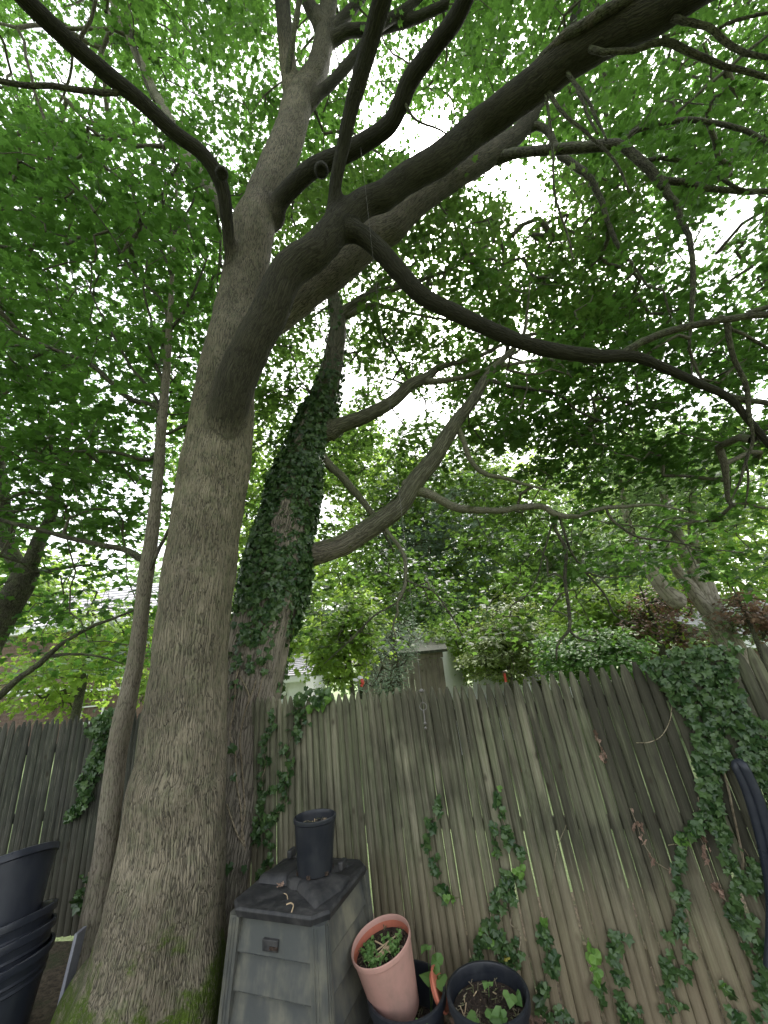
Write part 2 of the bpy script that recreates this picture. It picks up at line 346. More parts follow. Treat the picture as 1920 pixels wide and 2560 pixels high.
M_petal = leaf_mat("white_bract", (0.70, 0.70, 0.58), (0.82, 0.82, 0.74), (0.6, 0.62, 0.45), 0.3)
M_vine = bark_mat("vine_stem", (0.42, 0.35, 0.25), (0.19, 0.15, 0.10), (0.10, 0.08, 0.05), cells=60, stretch=0.3, bump=0.2, green=0.1)
M_fence = fence_mat("weathered_picket", (0.105, 0.10, 0.07), (0.285, 0.27, 0.19), (0.135, 0.158, 0.086), (0.042, 0.042, 0.030), (0.265, 0.215, 0.142), stain=((1.75, 2.9, 1.45), 0.85))
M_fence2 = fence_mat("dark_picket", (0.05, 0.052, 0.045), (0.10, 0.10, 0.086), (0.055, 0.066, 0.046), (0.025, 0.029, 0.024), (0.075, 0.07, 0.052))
M_black = plastic_mat("black_plastic", (0.017, 0.020, 0.027), (0.055, 0.058, 0.06), 0.42, 0.45, 4.0)
M_tub = plastic_mat("blue_black_plastic", (0.018, 0.022, 0.034), (0.05, 0.055, 0.065), 0.36, 0.5, 3.0)
M_comp = plastic_mat("grimy_black_plastic", (0.072, 0.078, 0.078), (0.27, 0.255, 0.185), 0.42, 0.85, 1.8, 0.3)
M_lid = plastic_mat("lid_plastic", (0.020, 0.021, 0.024), (0.11, 0.105, 0.10), 0.5, 0.55, 6.0, 0.3)
M_terra = plastic_mat("terracotta_plastic", (0.52, 0.30, 0.255), (0.33, 0.225, 0.185), 0.6, 0.7, 4.0, 0.1, 0.3)
M_terra_in = plastic_mat("orange_plastic", (0.50, 0.16, 0.10), (0.38, 0.12, 0.08), 0.5, 0.6, 6.0, 0.1)
M_grey = plastic_mat("grey_board", (0.30, 0.31, 0.36), (0.20, 0.20, 0.22), 0.6, 0.6, 12.0)
M_soil = soil_mat("potting_soil", (0.018, 0.012, 0.009), (0.075, 0.048, 0.034), 70)
M_ground = soil_mat("yard_ground", (0.055, 0.042, 0.028), (0.16, 0.125, 0.085), 26, (0.05, 0.075, 0.025))
M_lawn = soil_mat("lawn_ground", (0.11, 0.16, 0.06), (0.19, 0.24, 0.11), 30, (0.14, 0.17, 0.08))
M_metal = plastic_mat("dull_metal", (0.16, 0.155, 0.15), (0.10, 0.07, 0.05), 0.45, 0.6, 30.0)
M_straw = plastic_mat("dry_straw", (0.55, 0.42, 0.27), (0.38, 0.27, 0.16), 0.8, 0.7, 30.0)
M_shedwood = fence_mat("shed_board", (0.26, 0.215, 0.195), (0.34, 0.29, 0.265), (0.25, 0.225, 0.19), (0.14, 0.115, 0.10), (0.22, 0.18, 0.15))
M_white = plastic_mat("white_paint", (0.80, 0.80, 0.83), (0.62, 0.62, 0.64), 0.6, 0.5, 3.0)
M_shing = fence_mat("shingle", (0.16, 0.10, 0.085), (0.25, 0.165, 0.14), (0.17, 0.12, 0.10), (0.09, 0.06, 0.05), (0.18, 0.12, 0.10))
M_roof = plastic_mat("pale_roof", (0.50, 0.48, 0.52), (0.40, 0.37, 0.40), 0.8, 0.7, 2.0)
M_glass = plastic_mat("window_glass", (0.20, 0.26, 0.32), (0.28, 0.34, 0.38), 0.12, 0.5, 1.0, 0.0, 0.6)
M_red = plastic_mat("red_paint", (0.62, 0.08, 0.06), (0.5, 0.07, 0.05), 0.4, 0.4, 10)

# ---------------------------------------------------------------- leaves
def star_template(outline, cup=0.0, fold=0.0):
    O = np.array(outline, float); c = O.mean(0) * 0.4; c[0] = 0
    V = np.vstack([[c[0], c[1]], O]); z = -cup * ((V - c) ** 2).sum(1) + fold * np.abs(V[:, 0])
    T = np.array([(0, i + 1, (i + 1) % len(O) + 1) for i in range(len(O))])
    return np.column_stack([V, z]), T
def mirror(half): return half + [(-x, y) for x, y in reversed(half) if abs(x) > 1e-6]
# unit leaves lie in the xy plane, stalk end near y = -0.45, tip near y = +0.55, about one unit across
MAPLE = star_template([(0, -0.42), (0.22, -0.46), (0.48, -0.28), (0.30, -0.12), (0.56, 0.12), (0.24, 0.14), (0.17, 0.30), (0, 0.56), (-0.17, 0.30), (-0.24, 0.14), (-0.56, 0.12), (-0.30, -0.12), (-0.48, -0.28), (-0.22, -0.46)], 0.25, 0.10)
MAPLE_LOW = star_template([(0, -0.42), (0.46, -0.30), (0.24, -0.05), (0.54, 0.14), (0.14, 0.24), (0, 0.55), (-0.14, 0.24), (-0.54, 0.14), (-0.24, -0.05), (-0.46, -0.30)], 0.2, 0.08)
OVAL = star_template([(0, -0.45), (0.26, -0.25), (0.30, 0.05), (0, 0.55), (-0.30, 0.05), (-0.26, -0.25)], 0.2, 0.15)
IVY = star_template([(0, -0.34), (0.20, -0.46), (0.46, -0.30), (0.34, -0.08), (0.52, 0.10), (0.22, 0.20), (0, 0.58), (-0.22, 0.20), (-0.52, 0.10), (-0.34, -0.08), (-0.46, -0.30), (-0.20, -0.46)], 0.35, 0.16)
HEART = star_template([(0, -0.30), (0.18, -0.46), (0.44, -0.36), (0.50, -0.05), (0.32, 0.22), (0, 0.55), (-0.32, 0.22), (-0.50, -0.05), (-0.44, -0.36), (-0.18, -0.46)], 0.3, 0.2)
NEEDLE = star_template([(0, -0.5), (0.10, -0.1), (0.035, 0.2), (0, 0.6), (-0.035, 0.2), (-0.10, -0.1)], 0.0, 0.1)

def unit(v): return v / (np.linalg.norm(v, axis=-1, keepdims=True) + 1e-12)
def basis(axis, normal):
    y = unit(axis); x = unit(np.cross(y, normal)); z = np.cross(x, y)
    return np.stack([x, y, z], -1)                                 # columns
def leaf_cloud(tmpl, pos, B, size):
    V0, T0 = tmpl; n = len(pos); k = len(V0)
    V = np.einsum('nij,kj->nki', B, V0) * size[:, None, None] + pos[:, None, :]
    T = (np.arange(n)[:, None, None] * k + T0[None]).reshape(-1, 3)
    return V.reshape(-1, 3), T, k
def leaf_stuff(name, tmpl, pos, B, size, tone, mat, parent=None, kind='stuff'):
    V, T, k = leaf_cloud(tmpl, pos, B, size)
    me = np_mesh(name, V, [T], {"tone": ('FLOAT', 'POINT', np.repeat(tone, k))}, smooth=False)
    o = link(name, me, parent, True, mat)
    if kind: o["kind"] = kind
    return o
def leaf_meshes(name, tmpl, mats, n=1):
    out = []
    for mt in mats:
        V, T = tmpl
        for k in range(n):
            W = V.copy(); W[:, 2] += np.random.default_rng(k + 3).normal(0, 0.05, len(V)) + 0.06 * np.sin(W[:, 1] * 5 + k); W[:, 0] *= 1 + 0.12 * math.sin(k * 2.1)
            t = np.full(len(W), (k + 0.5) / n)
            me = np_mesh(name, W, [T], {"tone": ('FLOAT', 'POINT', t)}, smooth=False); me.materials.append(mt); out.append(me)
    return out
def put_leaves(name, meshes, pos, B, size, parent, pick):
    base = Matrix.Translation(parent.location) @ parent.rotation_euler.to_matrix().to_4x4()
    inv = base.inverted()
    for i in range(len(pos)):
        o = bpy.data.objects.new(name, meshes[pick[i]]); COL.objects.link(o); o.parent = parent
        R = Matrix([[float(B[i, r, c] * size[i]) for c in range(3)] + [float(pos[i, r])] for r in range(3)] + [[0, 0, 0, 1]])
        o.matrix_local = inv @ R

# ================================================================ ground
def sheet(name, x0, x1, y0, y1, z, nx, ny, mat, amp=0.0):
    xs = np.linspace(x0, x1, nx); ys = np.linspace(y0, y1, ny); X, Y = np.meshgrid(xs, ys)
    Z = z + amp * (np.sin(X * 2.3 + 1) * np.cos(Y * 1.9) + 0.5 * np.sin(X * 5.1 + Y * 4.3))
    V = np.stack([X, Y, Z], -1).reshape(-1, 3); i = np.arange((ny - 1) * nx).reshape(ny - 1, nx)[:, :-1].ravel()
    me = np_mesh(name, V, [np.stack([i, i + 1, i + nx + 1, i + nx], -1)])
    o = link(name, me, None, True, mat); o["kind"] = "structure"; return o
sheet("ground", -300, 300, -300, 300, -0.03, 60, 60, M_lawn)
sheet("yard_soil", -8, 8, -6, 4.55, 0.0, 90, 70, M_ground, 0.012)

# ================================================================ stockade fence
FA = np.array([-0.5759684, 3.75]); _b = PY(1870, 1625, 2.75); FB = np.array([_b[0], _b[1]])
FD = (FB - FA) / np.linalg.norm(FB - FA); FNn = np.array([FD[1], -FD[0]])       # FNn points towards the camera
def onF(x, y, off=0.0):
    """the point of the long fence seen at (x, y), off metres in front of the boards"""
    n = np.array([FNn[0], FNn[1], 0]); d = ray(x, y); A = np.array([FA[0], FA[1], 0]) + n * off
    return CAM + d * (n @ (A - CAM)) / (n @ d)
def f_s(P): return (np.array(P)[:2] - FA) @ FD
F3 = np.array([[FD[0], 0, -FNn[0]], [FD[1], 0, -FNn[1]], [0, 1, 0]])  # helper axes: along, up, away
def picket(parent, base, ax, w, L, lean, mat, depth=0.024, tip=0.11, blunt=0.22):
    """half-round board with a pointed head; ax: direction along the fence, face towards the yard"""
    th = np.linspace(0, math.pi, 7); prof = np.column_stack([-np.cos(th) * w / 2, -np.sin(th) ** 0.9 * depth])
    V = []; lv = [(0.0, 1.0, 1.0), (L * 0.33, 1, 1), (L * 0.66, 1, 1), (L - tip, 1.0, 1.0), (L - tip * 0.55, 0.78, 0.95), (L - tip * 0.2, 0.48, 0.8), (L, blunt, 0.55)]
    bow = random.uniform(-0.006, 0.006)
    for z, a, d in lv:
        b = bow * math.sin(math.pi * z / L)
        V += [(x * a + b, y * d, z) for x, y in prof]
    n = len(prof); F = []
    for i in range(len(lv) - 1):
        for k in range(n): F.append((i * n + k, i * n + (k + 1) % n, (i + 1) * n + (k + 1) % n, (i + 1) * n + k))
    F.append(tuple(range((len(lv) - 1) * n, len(lv) * n))); F.append(tuple(range(n))[::-1])
    me = bpy.data.meshes.new("picket"); me.from_pydata(V, [], F); me.update()
    o = bpy.data.objects.new("picket", me); COL.objects.link(o); me.materials.append(mat); o.parent = parent
    x = Vector((ax[0], ax[1], 0)); z0 = Vector((0, 0, 1)); y = z0.cross(x)
    zz = (z0 * math.cos(lean) - x * math.sin(lean)); xx = x * math.cos(lean) + z0 * math.sin(lean)
    R = Matrix((xx, y, zz)).transposed().to_4x4()
    o.matrix_local = Matrix.Translation(Vector(base) - parent.location) @ R
    return o
fence = empty("stockade_fence", (FA[0], FA[1], 0), "weathered grey green stockade fence with ivy running the length of the yard", "fence")
tops_px = [(560, 1757), (640, 1746), (700, 1741), (840, 1733), (950, 1727), (1060, 1719), (1180, 1711), (1260, 1705), (1345, 1689), (1408, 1680), (1478, 1671), (1538, 1664), (1600, 1654), (1700, 1642), (1800, 1630), (1845, 1623), (1877, 1618), (1912, 1613), (1990, 1600)]
tp = np.array([onF(x, y) for x, y in tops_px]); ts = np.array([f_s(p) for p in tp]); tz = tp[:, 2]
s_gap = f_s(onF(1220, 1960))
S0, S1 = -2.35, 5.2
s = S0
while s < S1:
    right = s > s_gap
    w = random.uniform(0.058, 0.066) if not right else random.uniform(0.062, 0.070)
    if s > f_s(onF(1560, 1800)): w += 0.006
    lean = math.radians(float(np.interp(s, [-1.2, 0.2, 2.5], [0.2, 2.4, 3.2]))) + random.gauss(0, 0.0035)
    zt = float(np.interp(s, ts, tz)) + random.gauss(0, 0.007)
    if s < -0.1 and random.random() < 0.25: zt -= 0.02
    L = (zt - 0.02) / math.cos(lean)
    sb = s + w / 2 + math.tan(lean) * zt                        # s runs along the top of the fence
    push = random.uniform(-0.004, 0.004)
    B = FA + FD * sb + FNn * push
    picket(fence, (B[0], B[1], 0.02), FD, w, L, lean, M_fence, depth=random.uniform(0.018, 0.032), tip=random.uniform(0.085, 0.12), blunt=0.18 if not right else 0.34)
    gap = random.uniform(-0.002, 0.001) if not right else random.choice([0.0, 0.0015, 0.003, 0.0045, 0.004])
    if s < s_gap <= s + w + 0.03: gap = 0.008
    s += w + gap
def fence_bar(parent, s0, s1, z0, z1, h, back, mat, name):
    a = FA + FD * s0 - FNn * back; b = FA + FD * s1 - FNn * back; t = 0.035
    m = MB(); dn = np.array([-FNn[0], -FNn[1], 0]) * t
    lo = [np.array([a[0], a[1], z0]), np.array([b[0], b[1], z1])]; lo = [lo[0], lo[1], lo[1] + dn, lo[0] + dn]
    m.hexa(lo, [p + np.array([0, 0, h]) for p in lo]); return m.obj(name, mat, parent, bevel=0.004)
for s0, s1 in ((S0, s_gap - 0.01), (s_gap + 0.01, s_gap + 2.4), (s_gap + 2.42, S1)):
    za, zb = float(np.interp(s0, ts, tz)), float(np.interp(s1, ts, tz))
    for dz in (0.25, 0.95, 1.6): fence_bar(fence, s0, s1, za - dz, zb - dz, 0.075, 0.006, M_fence, "rail")
for sp in (S0 + 0.1, s_gap, s_gap + 2.41, S1 - 0.1):
    c = FA + FD * sp - FNn * 0.10; m = MB(); m.tube([(c[0], c[1], -0.02), (c[0], c[1], float(np.interp(sp, ts, tz)) - 0.12)], 0.05, 10); m.obj("post", M_fence, fence, True)

LFY = 4.60
lfence = empty("back_fence", (-3.5, LFY, 0), "darker stockade fence behind the sapling and the black tubs", "fence")
x = -6.4
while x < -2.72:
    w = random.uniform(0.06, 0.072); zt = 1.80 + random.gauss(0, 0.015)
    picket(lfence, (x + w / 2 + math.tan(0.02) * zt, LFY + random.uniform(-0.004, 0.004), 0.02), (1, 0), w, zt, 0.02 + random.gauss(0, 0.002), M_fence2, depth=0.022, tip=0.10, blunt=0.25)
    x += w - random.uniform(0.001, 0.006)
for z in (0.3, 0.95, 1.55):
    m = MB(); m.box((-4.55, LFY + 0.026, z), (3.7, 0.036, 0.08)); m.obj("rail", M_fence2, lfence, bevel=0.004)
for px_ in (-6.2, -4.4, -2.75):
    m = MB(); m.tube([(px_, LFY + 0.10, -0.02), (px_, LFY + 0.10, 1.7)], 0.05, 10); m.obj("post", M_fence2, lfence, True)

# ================================================================ trees: trunks and limbs traced from the photograph
def wood(name, path, mat, parent, n=16, shape=None, flare=0.0, label=None):
    P, R = path[:, :3].copy(), path[:, 3].copy()
    if flare:
        L = np.concatenate([[0], np.cumsum(np.linalg.norm(np.diff(P, axis=0), axis=1))]); R = R * (1 + flare * np.exp(-L / (3.0 * R[0])))
    # slight waviness and knots
    ph = rng.uniform(0, 6.28, 4); L = np.concatenate([[0], np.cumsum(np.linalg.norm(np.diff(P, axis=0), axis=1))])
    wv = 0.012 if R.max() > 0.2 else 0.035
    R = R * (1 + wv * np.sin(L * 4.1 + ph[0]) + 0.7 * wv * np.sin(L * 9.7 + ph[1]))
    if flare or name == "limb":
        t0 = (P[1] - P[0]) / np.linalg.norm(P[1] - P[0]); q = np.array([0.85, 0.75, 0.55, 0.28])
        P = np.vstack([P[0] - t0 * (q * R[0] * 1.1)[:, None], P]); R = np.concatenate([R[0] * np.sqrt(1 - (q / 0.86) ** 2), R])
    V, F, A = tube_np(P, R, n, shape)
    k = len(V); tipc = P[-1]; V = np.vstack([V, tipc]); A = np.vstack([A, A[-1]])
    cap = np.array([(k - n + i, k - n + (i + 1) % n, k) for i in range(n)])
    me = np_mesh(name, V, [F, cap], {"bk": ('FLOAT_VECTOR', 'POINT', A)})
    o = link(name, me, parent, True, mat)
    if label: o["label"] = label
    return o
def bump_shape(bumps, flutes=None):
    """bumps: (length along, angle, size along, size round, height as a share of the radius)"""
    def f(L, th):
        r = 1 + 0.02 * np.sin(3 * th + L * 1.3) + 0.015 * np.sin(5 * th - L * 2.1)
        for l0, a0, sl, sa, h in bumps:
            d = (th - a0 + np.pi) % (2 * np.pi) - np.pi; r = r + h * np.exp(-((L - l0) / sl) ** 2 - (d / sa) ** 2)
        if flutes is not None: r = r * flutes(L, th)
        return r
    return f
def z_for(Y, pts): return [zc_at_Y(p[0], p[1], Y) for p in pts]

def lumps(P, f, seed):
    g = np.random.default_rng(seed); v = np.zeros(len(P))
    for _ in range(7): v += np.sin(P @ (g.normal(0, 1, 3) * f) + g.uniform(0, 6.28)) * g.uniform(0.4, 1.0)
    return v / 4.0
def fuse_wood(root, tubes, mat, voxel=0.02, blend=0.13):
    """grows trunk and limbs together into one skin with filleted forks, then hands each its own share of it;
    tubes: (name, path, label, age factor, sides, shape)"""
    Vs, Fs, Cs, off = [], [], [], 0
    for nm, path, lab, age_shade, n, shape in tubes:
        P, R = path[:, :3], path[:, 3]
        v, f, a = tube_np(P, R, n, shape); m = len(v)
        v = np.vstack([v, P[0], P[-1]]); c = [((i + 1) % n, i, m) for i in range(n)] + [(m - n + i, m - n + (i + 1) % n, m + 1) for i in range(n)]
        Vs.append(v); Fs.append(f + off); Cs.append(np.array(c) + off); off += len(v)
    me = np_mesh("fuse", np.vstack(Vs), [np.vstack(Fs), np.vstack(Cs)]); ob = bpy.data.objects.new("fuse", me); COL.objects.link(ob)
    md = ob.modifiers.new("remesh", 'REMESH'); md.mode = 'VOXEL'; md.voxel_size = voxel
    dg = bpy.context.evaluated_depsgraph_get(); ev = ob.evaluated_get(dg); m2 = bpy.data.meshes.new_from_object(ev)
    bpy.data.objects.remove(ob); bpy.data.meshes.remove(me)
    nv = len(m2.vertices); V = np.zeros(nv * 3, np.float32); m2.vertices.foreach_get("co", V); V = V.reshape(-1, 3).astype(float)
    E = np.zeros(len(m2.edges) * 2, np.int32); m2.edges.foreach_get("vertices", E); E = E.reshape(-1, 2)
    Q = np.zeros(len(m2.loops), np.int32); m2.loops.foreach_get("vertex_index", Q); Q = Q.reshape(-1, 4); bpy.data.meshes.remove(m2)
    T = len(tubes)
    def near(V):
        D = np.full((len(V), T), 9.0); K = np.zeros((len(V), T), int)
        for t, (nm, path, *_r) in enumerate(tubes):
            lo, hi = path[:, :3].min(0) - 0.6, path[:, :3].max(0) + 0.6; sel = np.where(((V > lo) & (V < hi)).all(1))[0]
            st = 2 if len(path) > 120 else 1; pp = path[::st]
            for i in range(0, len(sel), 4000):
                q = sel[i:i + 4000]; d = np.linalg.norm(V[q][:, None] - pp[None, :, :3], axis=2) - pp[None, :, 3]; j = d.argmin(1)
                D[q, t] = d[np.arange(len(q)), j]; K[q, t] = j * st
        return D, K
    D, K = near(V); Ds = np.sort(D, 1); w = np.exp(-np.maximum(Ds[:, 1], 0) / blend) if T > 1 else np.zeros(nv)
    w = np.clip(w, 0.03, 1.0); deg = np.bincount(E.ravel(), minlength=nv)[:, None]
    for it in range(26):
        A = np.stack([np.bincount(E[:, 0], V[E[:, 1], c], nv) + np.bincount(E[:, 1], V[E[:, 0], c], nv) for c in range(3)], 1) / deg
        V = V + 0.6 * w[:, None] * (A - V)
    own = D.argmin(1); rad = np.zeros(nv); BK = np.zeros((nv, 3)); AGE_SHADE = np.zeros(nv); rdir = np.zeros((nv, 3))
    for t, (nm, path, lab, age_shade, n, shape) in enumerate(tubes):  # girth sets bark age; limb factor paints shade of the dark limbs into it
        i = np.where(own == t)[0]; k = np.zeros(len(i), int)
        for c0 in range(0, len(i), 4000): k[c0:c0 + 4000] = np.linalg.norm(V[i[c0:c0 + 4000]][:, None] - path[None, ::2, :3], axis=2).argmin(1) * 2
        Tn, Nn, Bn = frames(path[:, :3])
        L = np.concatenate([[0], np.cumsum(np.linalg.norm(np.diff(path[:, :3], axis=0), axis=1))]); r = V[i] - path[k, :3]
        al = (r * Tn[k]).sum(1); x, y = (r * Nn[k]).sum(1), (r * Bn[k]).sum(1)
        BK[i] = np.column_stack([x, y, L[k] + al + t * 3.7]); rad[i] = path[k, 3]; ar = np.clip((path[k, 3] - 0.10) / 0.24, 0, 1) * age_shade; r0 = path[0, 3]; rm = np.exp(-(np.maximum(L[k] - 3.0 * r0, 0) / (3.2 * r0)) ** 2) if t and path[:, 3].max() > 0.185 else 0.0; AGE_SHADE[i] = ar * (1 - rm) + np.maximum(ar, 0.8) * rm; rdir[i] = unit(r - al[:, None] * Tn[k])
    for it in range(150): AGE_SHADE = 0.5 * AGE_SHADE + 0.5 * (np.bincount(E[:, 0], AGE_SHADE[E[:, 1]], nv) + np.bincount(E[:, 1], AGE_SHADE[E[:, 0]], nv)) / deg[:, 0]
    V = V + rdir * (lumps(V, 9.0, 1) * 0.05 + lumps(V, 22.0, 2) * 0.03)[:, None] * np.minimum(rad, 0.2)[:, None]
    # smooth normals of the whole skin, so that no seam shows where one share ends
    n1 = np.cross(V[Q[:, 2]] - V[Q[:, 0]], V[Q[:, 3]] - V[Q[:, 1]]); NO = np.stack([sum(np.bincount(Q[:, c], n1[:, d], nv) for c in range(4)) for d in range(3)], 1); NO = unit(NO)
    fo = own[Q[:, 0]]
    for t, (nm, path, lab, age_shade, n, shape) in enumerate(tubes):
        q = Q[fo == t]
        if len(q) == 0: continue
        u, inv = np.unique(q, return_inverse=True)
        me = np_mesh(nm, V[u], [inv.reshape(-1, 4)], {"bk": ('FLOAT_VECTOR', 'POINT', BK[u]), "age_shade": ('FLOAT', 'POINT', AGE_SHADE[u])})
        if len(me.vertices) == len(u): me.normals_split_custom_set_from_vertices(NO[u].astype(np.float32).tolist())
        o = link(nm, me, root, True, mat)
        if lab: o["label"] = lab

class Tree:
    def __init__(s, root): s.root = root; s.nodes = []; s.rad = []; s.tubes = []
    def limb(s, pts, z, mat, n=14, name="limb", flare=0.35, shape=None, grow=True, label=None, fuse=None):
        pts = np.array(pts, float); L = np.concatenate([[0], np.cumsum(np.hypot(*np.diff(pts[:, :2], axis=0).T))]); L /= L[-1]
        zz = np.interp(L, np.linspace(0, 1, len(z)), z)
        if s.nodes:                  # start at the depth of the wood it is seen to spring from
            nx, ny, nz = proj(np.vstack(s.nodes)); dd = np.hypot(nx - pts[0, 0], ny - pts[0, 1]); cand = np.where((dd < 30 + np.concatenate(s.rad) * FPX / np.maximum(nz, 0.3)) & (np.abs(nz - zz[0]) < 0.8))[0]
            if len(cand):
                jj = cand[(dd[cand] + 25 * np.abs(nz[cand] - zz[0])).argmin()]; zz = zz + (nz[jj] - zz[0]) * np.linspace(1, 0.35, len(zz))
        C = np.array([np.append(PZ(x, y, c), w / 2 * c / FPX) for (x, y, w), c in zip(pts, zz)])
        if s.nodes:                  # root the limb inside the wood it springs from
            nd_ = np.vstack(s.nodes); rd_ = np.concatenate(s.rad); d = np.linalg.norm(nd_ - C[0, :3], axis=1); j = int(d.argmin())
            if 0.02 < d[j] < 0.9:
                away = C[0, :3] - C[1, :3]; q = nd_[j] + away / (np.linalg.norm(away) + 1e-9) * min(rd_[j], 0.25) * 0.5
                C = np.vstack([np.append(q, min(C[0, 3], rd_[j] * 0.85)), C])
        if fuse is not None:
            p = smooth_path(C, 0.05); q = p.copy(); L = np.concatenate([[0], np.cumsum(np.linalg.norm(np.diff(p[:, :3], axis=0), axis=1))])
            q[:, 3] *= 1 + 0.22 * np.exp(-np.maximum(L - 0.1, 0) / 0.16); s.tubes.append((name, q, label, fuse, n, shape))
        else:
            p = smooth_path(C, 0.08); jig = rng.normal(0, 1, (len(p), 3)); jig = (jig + np.roll(jig, 1, 0) + np.roll(jig, -1, 0)) / 3; jig[:2] = 0; jig[-1] = 0
            p[:, :3] += jig * np.minimum(p[:, 3], 0.03)[:, None] * 0.35; wood(name, p, mat, s.root, n, shape, flare, label)
        if grow: s.nodes.append(p[::2, :3]); s.rad.append(p[::2, 3])
        return p
    def path(s, C, mat, n=14, name="limb", flare=0.3, grow=True):
        p = smooth_path(np.array(C, float), 0.12); wood(name, p, mat, s.root, n, None, flare)
        if grow: s.nodes.append(p[::2, :3]); s.rad.append(p[::2, 3])
        return p

# ---- the big maple
maple = empty("maple_tree", (-1.75, 3.4, 0), "large forked maple with mossy trunk foot spreading thick dark limbs overhead", "tree")
TM = Tree(maple)
tr_pts = [(352, 2640, 500), (358, 2560, 405), (392, 2440, 345), (408, 2350, 308), (438, 2131, 248), (450, 1958, 222), (461, 1879, 205), (477, 1647, 176), (502, 1416, 168), (519, 1300, 164), (539, 1179, 165), (556, 1058, 150), (575, 900, 128), (596, 790, 112), (616, 690, 106), (631, 579, 104), (655, 505, 86), (697, 405, 82), (729, 324, 74), (748, 255, 70), (793, 174, 56), (811, 87, 46), (822, 0, 42), (830, -120, 38), (840, -260, 30)]
zt_ = [zc_at_Y(x, y, 3.4) for x, y, w in tr_pts[:12]]
zt_ += [4.25, 4.6, 4.85, 5.05, 5.3, 5.7, 6.1, 6.4, 6.8, 7.2, 7.6, 8.0, 8.4]
C = np.array([np.append(PZ(x, y, z), w / 2 * z / FPX) for (x, y, w), z in zip(tr_pts, zt_)])
trunk_path = smooth_path(C, 0.035)
def flutes(L, th):
    k = np.exp(-np.maximum(L - 0.1, 0) / 0.55)
    return 1 + k * (0.10 * np.cos(4 * th + 0.6) + 0.07 * np.cos(7 * th + 2.0)) + 0.03 * np.cos(3 * th + 1.0)
TM.tubes.append(("trunk", trunk_path, None, 1.0, 96, bump_shape([], flutes)))
TM.nodes.append(trunk_path[100::4, :3]); TM.rad.append(trunk_path[100::4, 3])
# collar under the right-hand limb and the limb itself, leaving the trunk on its near side
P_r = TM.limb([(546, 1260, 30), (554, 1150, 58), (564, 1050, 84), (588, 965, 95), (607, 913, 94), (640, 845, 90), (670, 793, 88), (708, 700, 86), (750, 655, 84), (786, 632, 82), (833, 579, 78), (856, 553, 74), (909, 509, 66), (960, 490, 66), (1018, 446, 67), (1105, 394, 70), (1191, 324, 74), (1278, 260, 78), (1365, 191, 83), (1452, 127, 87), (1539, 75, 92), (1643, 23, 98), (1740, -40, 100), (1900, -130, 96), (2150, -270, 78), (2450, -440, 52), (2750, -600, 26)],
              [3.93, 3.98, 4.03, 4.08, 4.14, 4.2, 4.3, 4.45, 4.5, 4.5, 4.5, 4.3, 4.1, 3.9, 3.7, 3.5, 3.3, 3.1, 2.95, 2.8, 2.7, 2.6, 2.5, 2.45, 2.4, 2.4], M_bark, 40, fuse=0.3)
TM.limb([(612, 850, 66), (655, 815, 78), (695, 785, 84), (737, 752, 86), (770, 722, 88), (815, 690, 88), (882, 636, 84), (926, 598, 80), (977, 567, 76), (1047, 498, 68), (1133, 440, 64), (1215, 393, 56), (1250, 368, 50), (1284, 345, 44), (1319, 305, 40), (1345, 252, 34), (1380, 180, 30), (1420, 90, 26), (1460, -20, 22)],
        [4.5, 4.85, 5.1, 5.3, 5.6, 6.0, 6.6, 7.2], M_bark, 32, fuse=1.0, label="pale thick limb passing behind the dark one")
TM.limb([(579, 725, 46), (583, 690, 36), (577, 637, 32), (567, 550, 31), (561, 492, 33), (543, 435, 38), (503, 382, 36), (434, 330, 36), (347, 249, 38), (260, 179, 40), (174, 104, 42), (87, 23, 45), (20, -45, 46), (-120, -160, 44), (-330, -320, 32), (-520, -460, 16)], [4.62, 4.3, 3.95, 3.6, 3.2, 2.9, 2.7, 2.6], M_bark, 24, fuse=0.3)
TM.limb([(289, 231, 14), (174, 220, 13), (58, 211, 13), (-60, 200, 11)], [3.45, 3.3, 3.2], M_limb, 8)
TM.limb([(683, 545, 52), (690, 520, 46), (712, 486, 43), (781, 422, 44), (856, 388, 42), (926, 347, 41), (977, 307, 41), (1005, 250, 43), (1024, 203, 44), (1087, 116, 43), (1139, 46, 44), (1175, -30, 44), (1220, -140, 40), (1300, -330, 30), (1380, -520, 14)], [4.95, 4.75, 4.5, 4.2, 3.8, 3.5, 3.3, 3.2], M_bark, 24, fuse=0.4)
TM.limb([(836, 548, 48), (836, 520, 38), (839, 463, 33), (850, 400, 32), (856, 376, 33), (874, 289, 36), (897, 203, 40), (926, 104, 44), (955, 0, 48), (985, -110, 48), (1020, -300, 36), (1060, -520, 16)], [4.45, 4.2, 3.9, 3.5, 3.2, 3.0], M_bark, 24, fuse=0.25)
TM.limb([(738, 258, 48), (728, 230, 42), (718, 145, 40), (709, 40, 38), (704, -60, 36), (700, -200, 34)], [6.4, 6.5, 6.6, 6.8], M_bark, 18, fuse=0.3)
TM.limb([(716, 245, 17), (720, 200, 15), (729, 116, 14), (742, 40, 14), (756, -30, 13), (775, -140, 12)], [6.3, 6.1, 6.0], M_limb, 8)
TM.limb([(770, 262, 32), (800, 232, 28), (828, 208, 26), (880, 150, 26), (925, 95, 25), (960, 58, 24), (1030, 10, 22), (1090, -60, 20)], [6.6, 6.8, 7.2], M_bark, 14, fuse=0.6)
TM.limb([(806, 70, 40), (790, 40, 36), (775, 15, 34), (755, -40, 32), (740, -140, 30)], [7.3, 7.6, 7.9], M_bark, 14, fuse=1.0)
TM.limb([(800, 120, 32), (840, 65, 28), (885, 17, 26), (930, -50, 24)], [7.1, 7.4, 7.8], M_bark, 14, fuse=1.0)
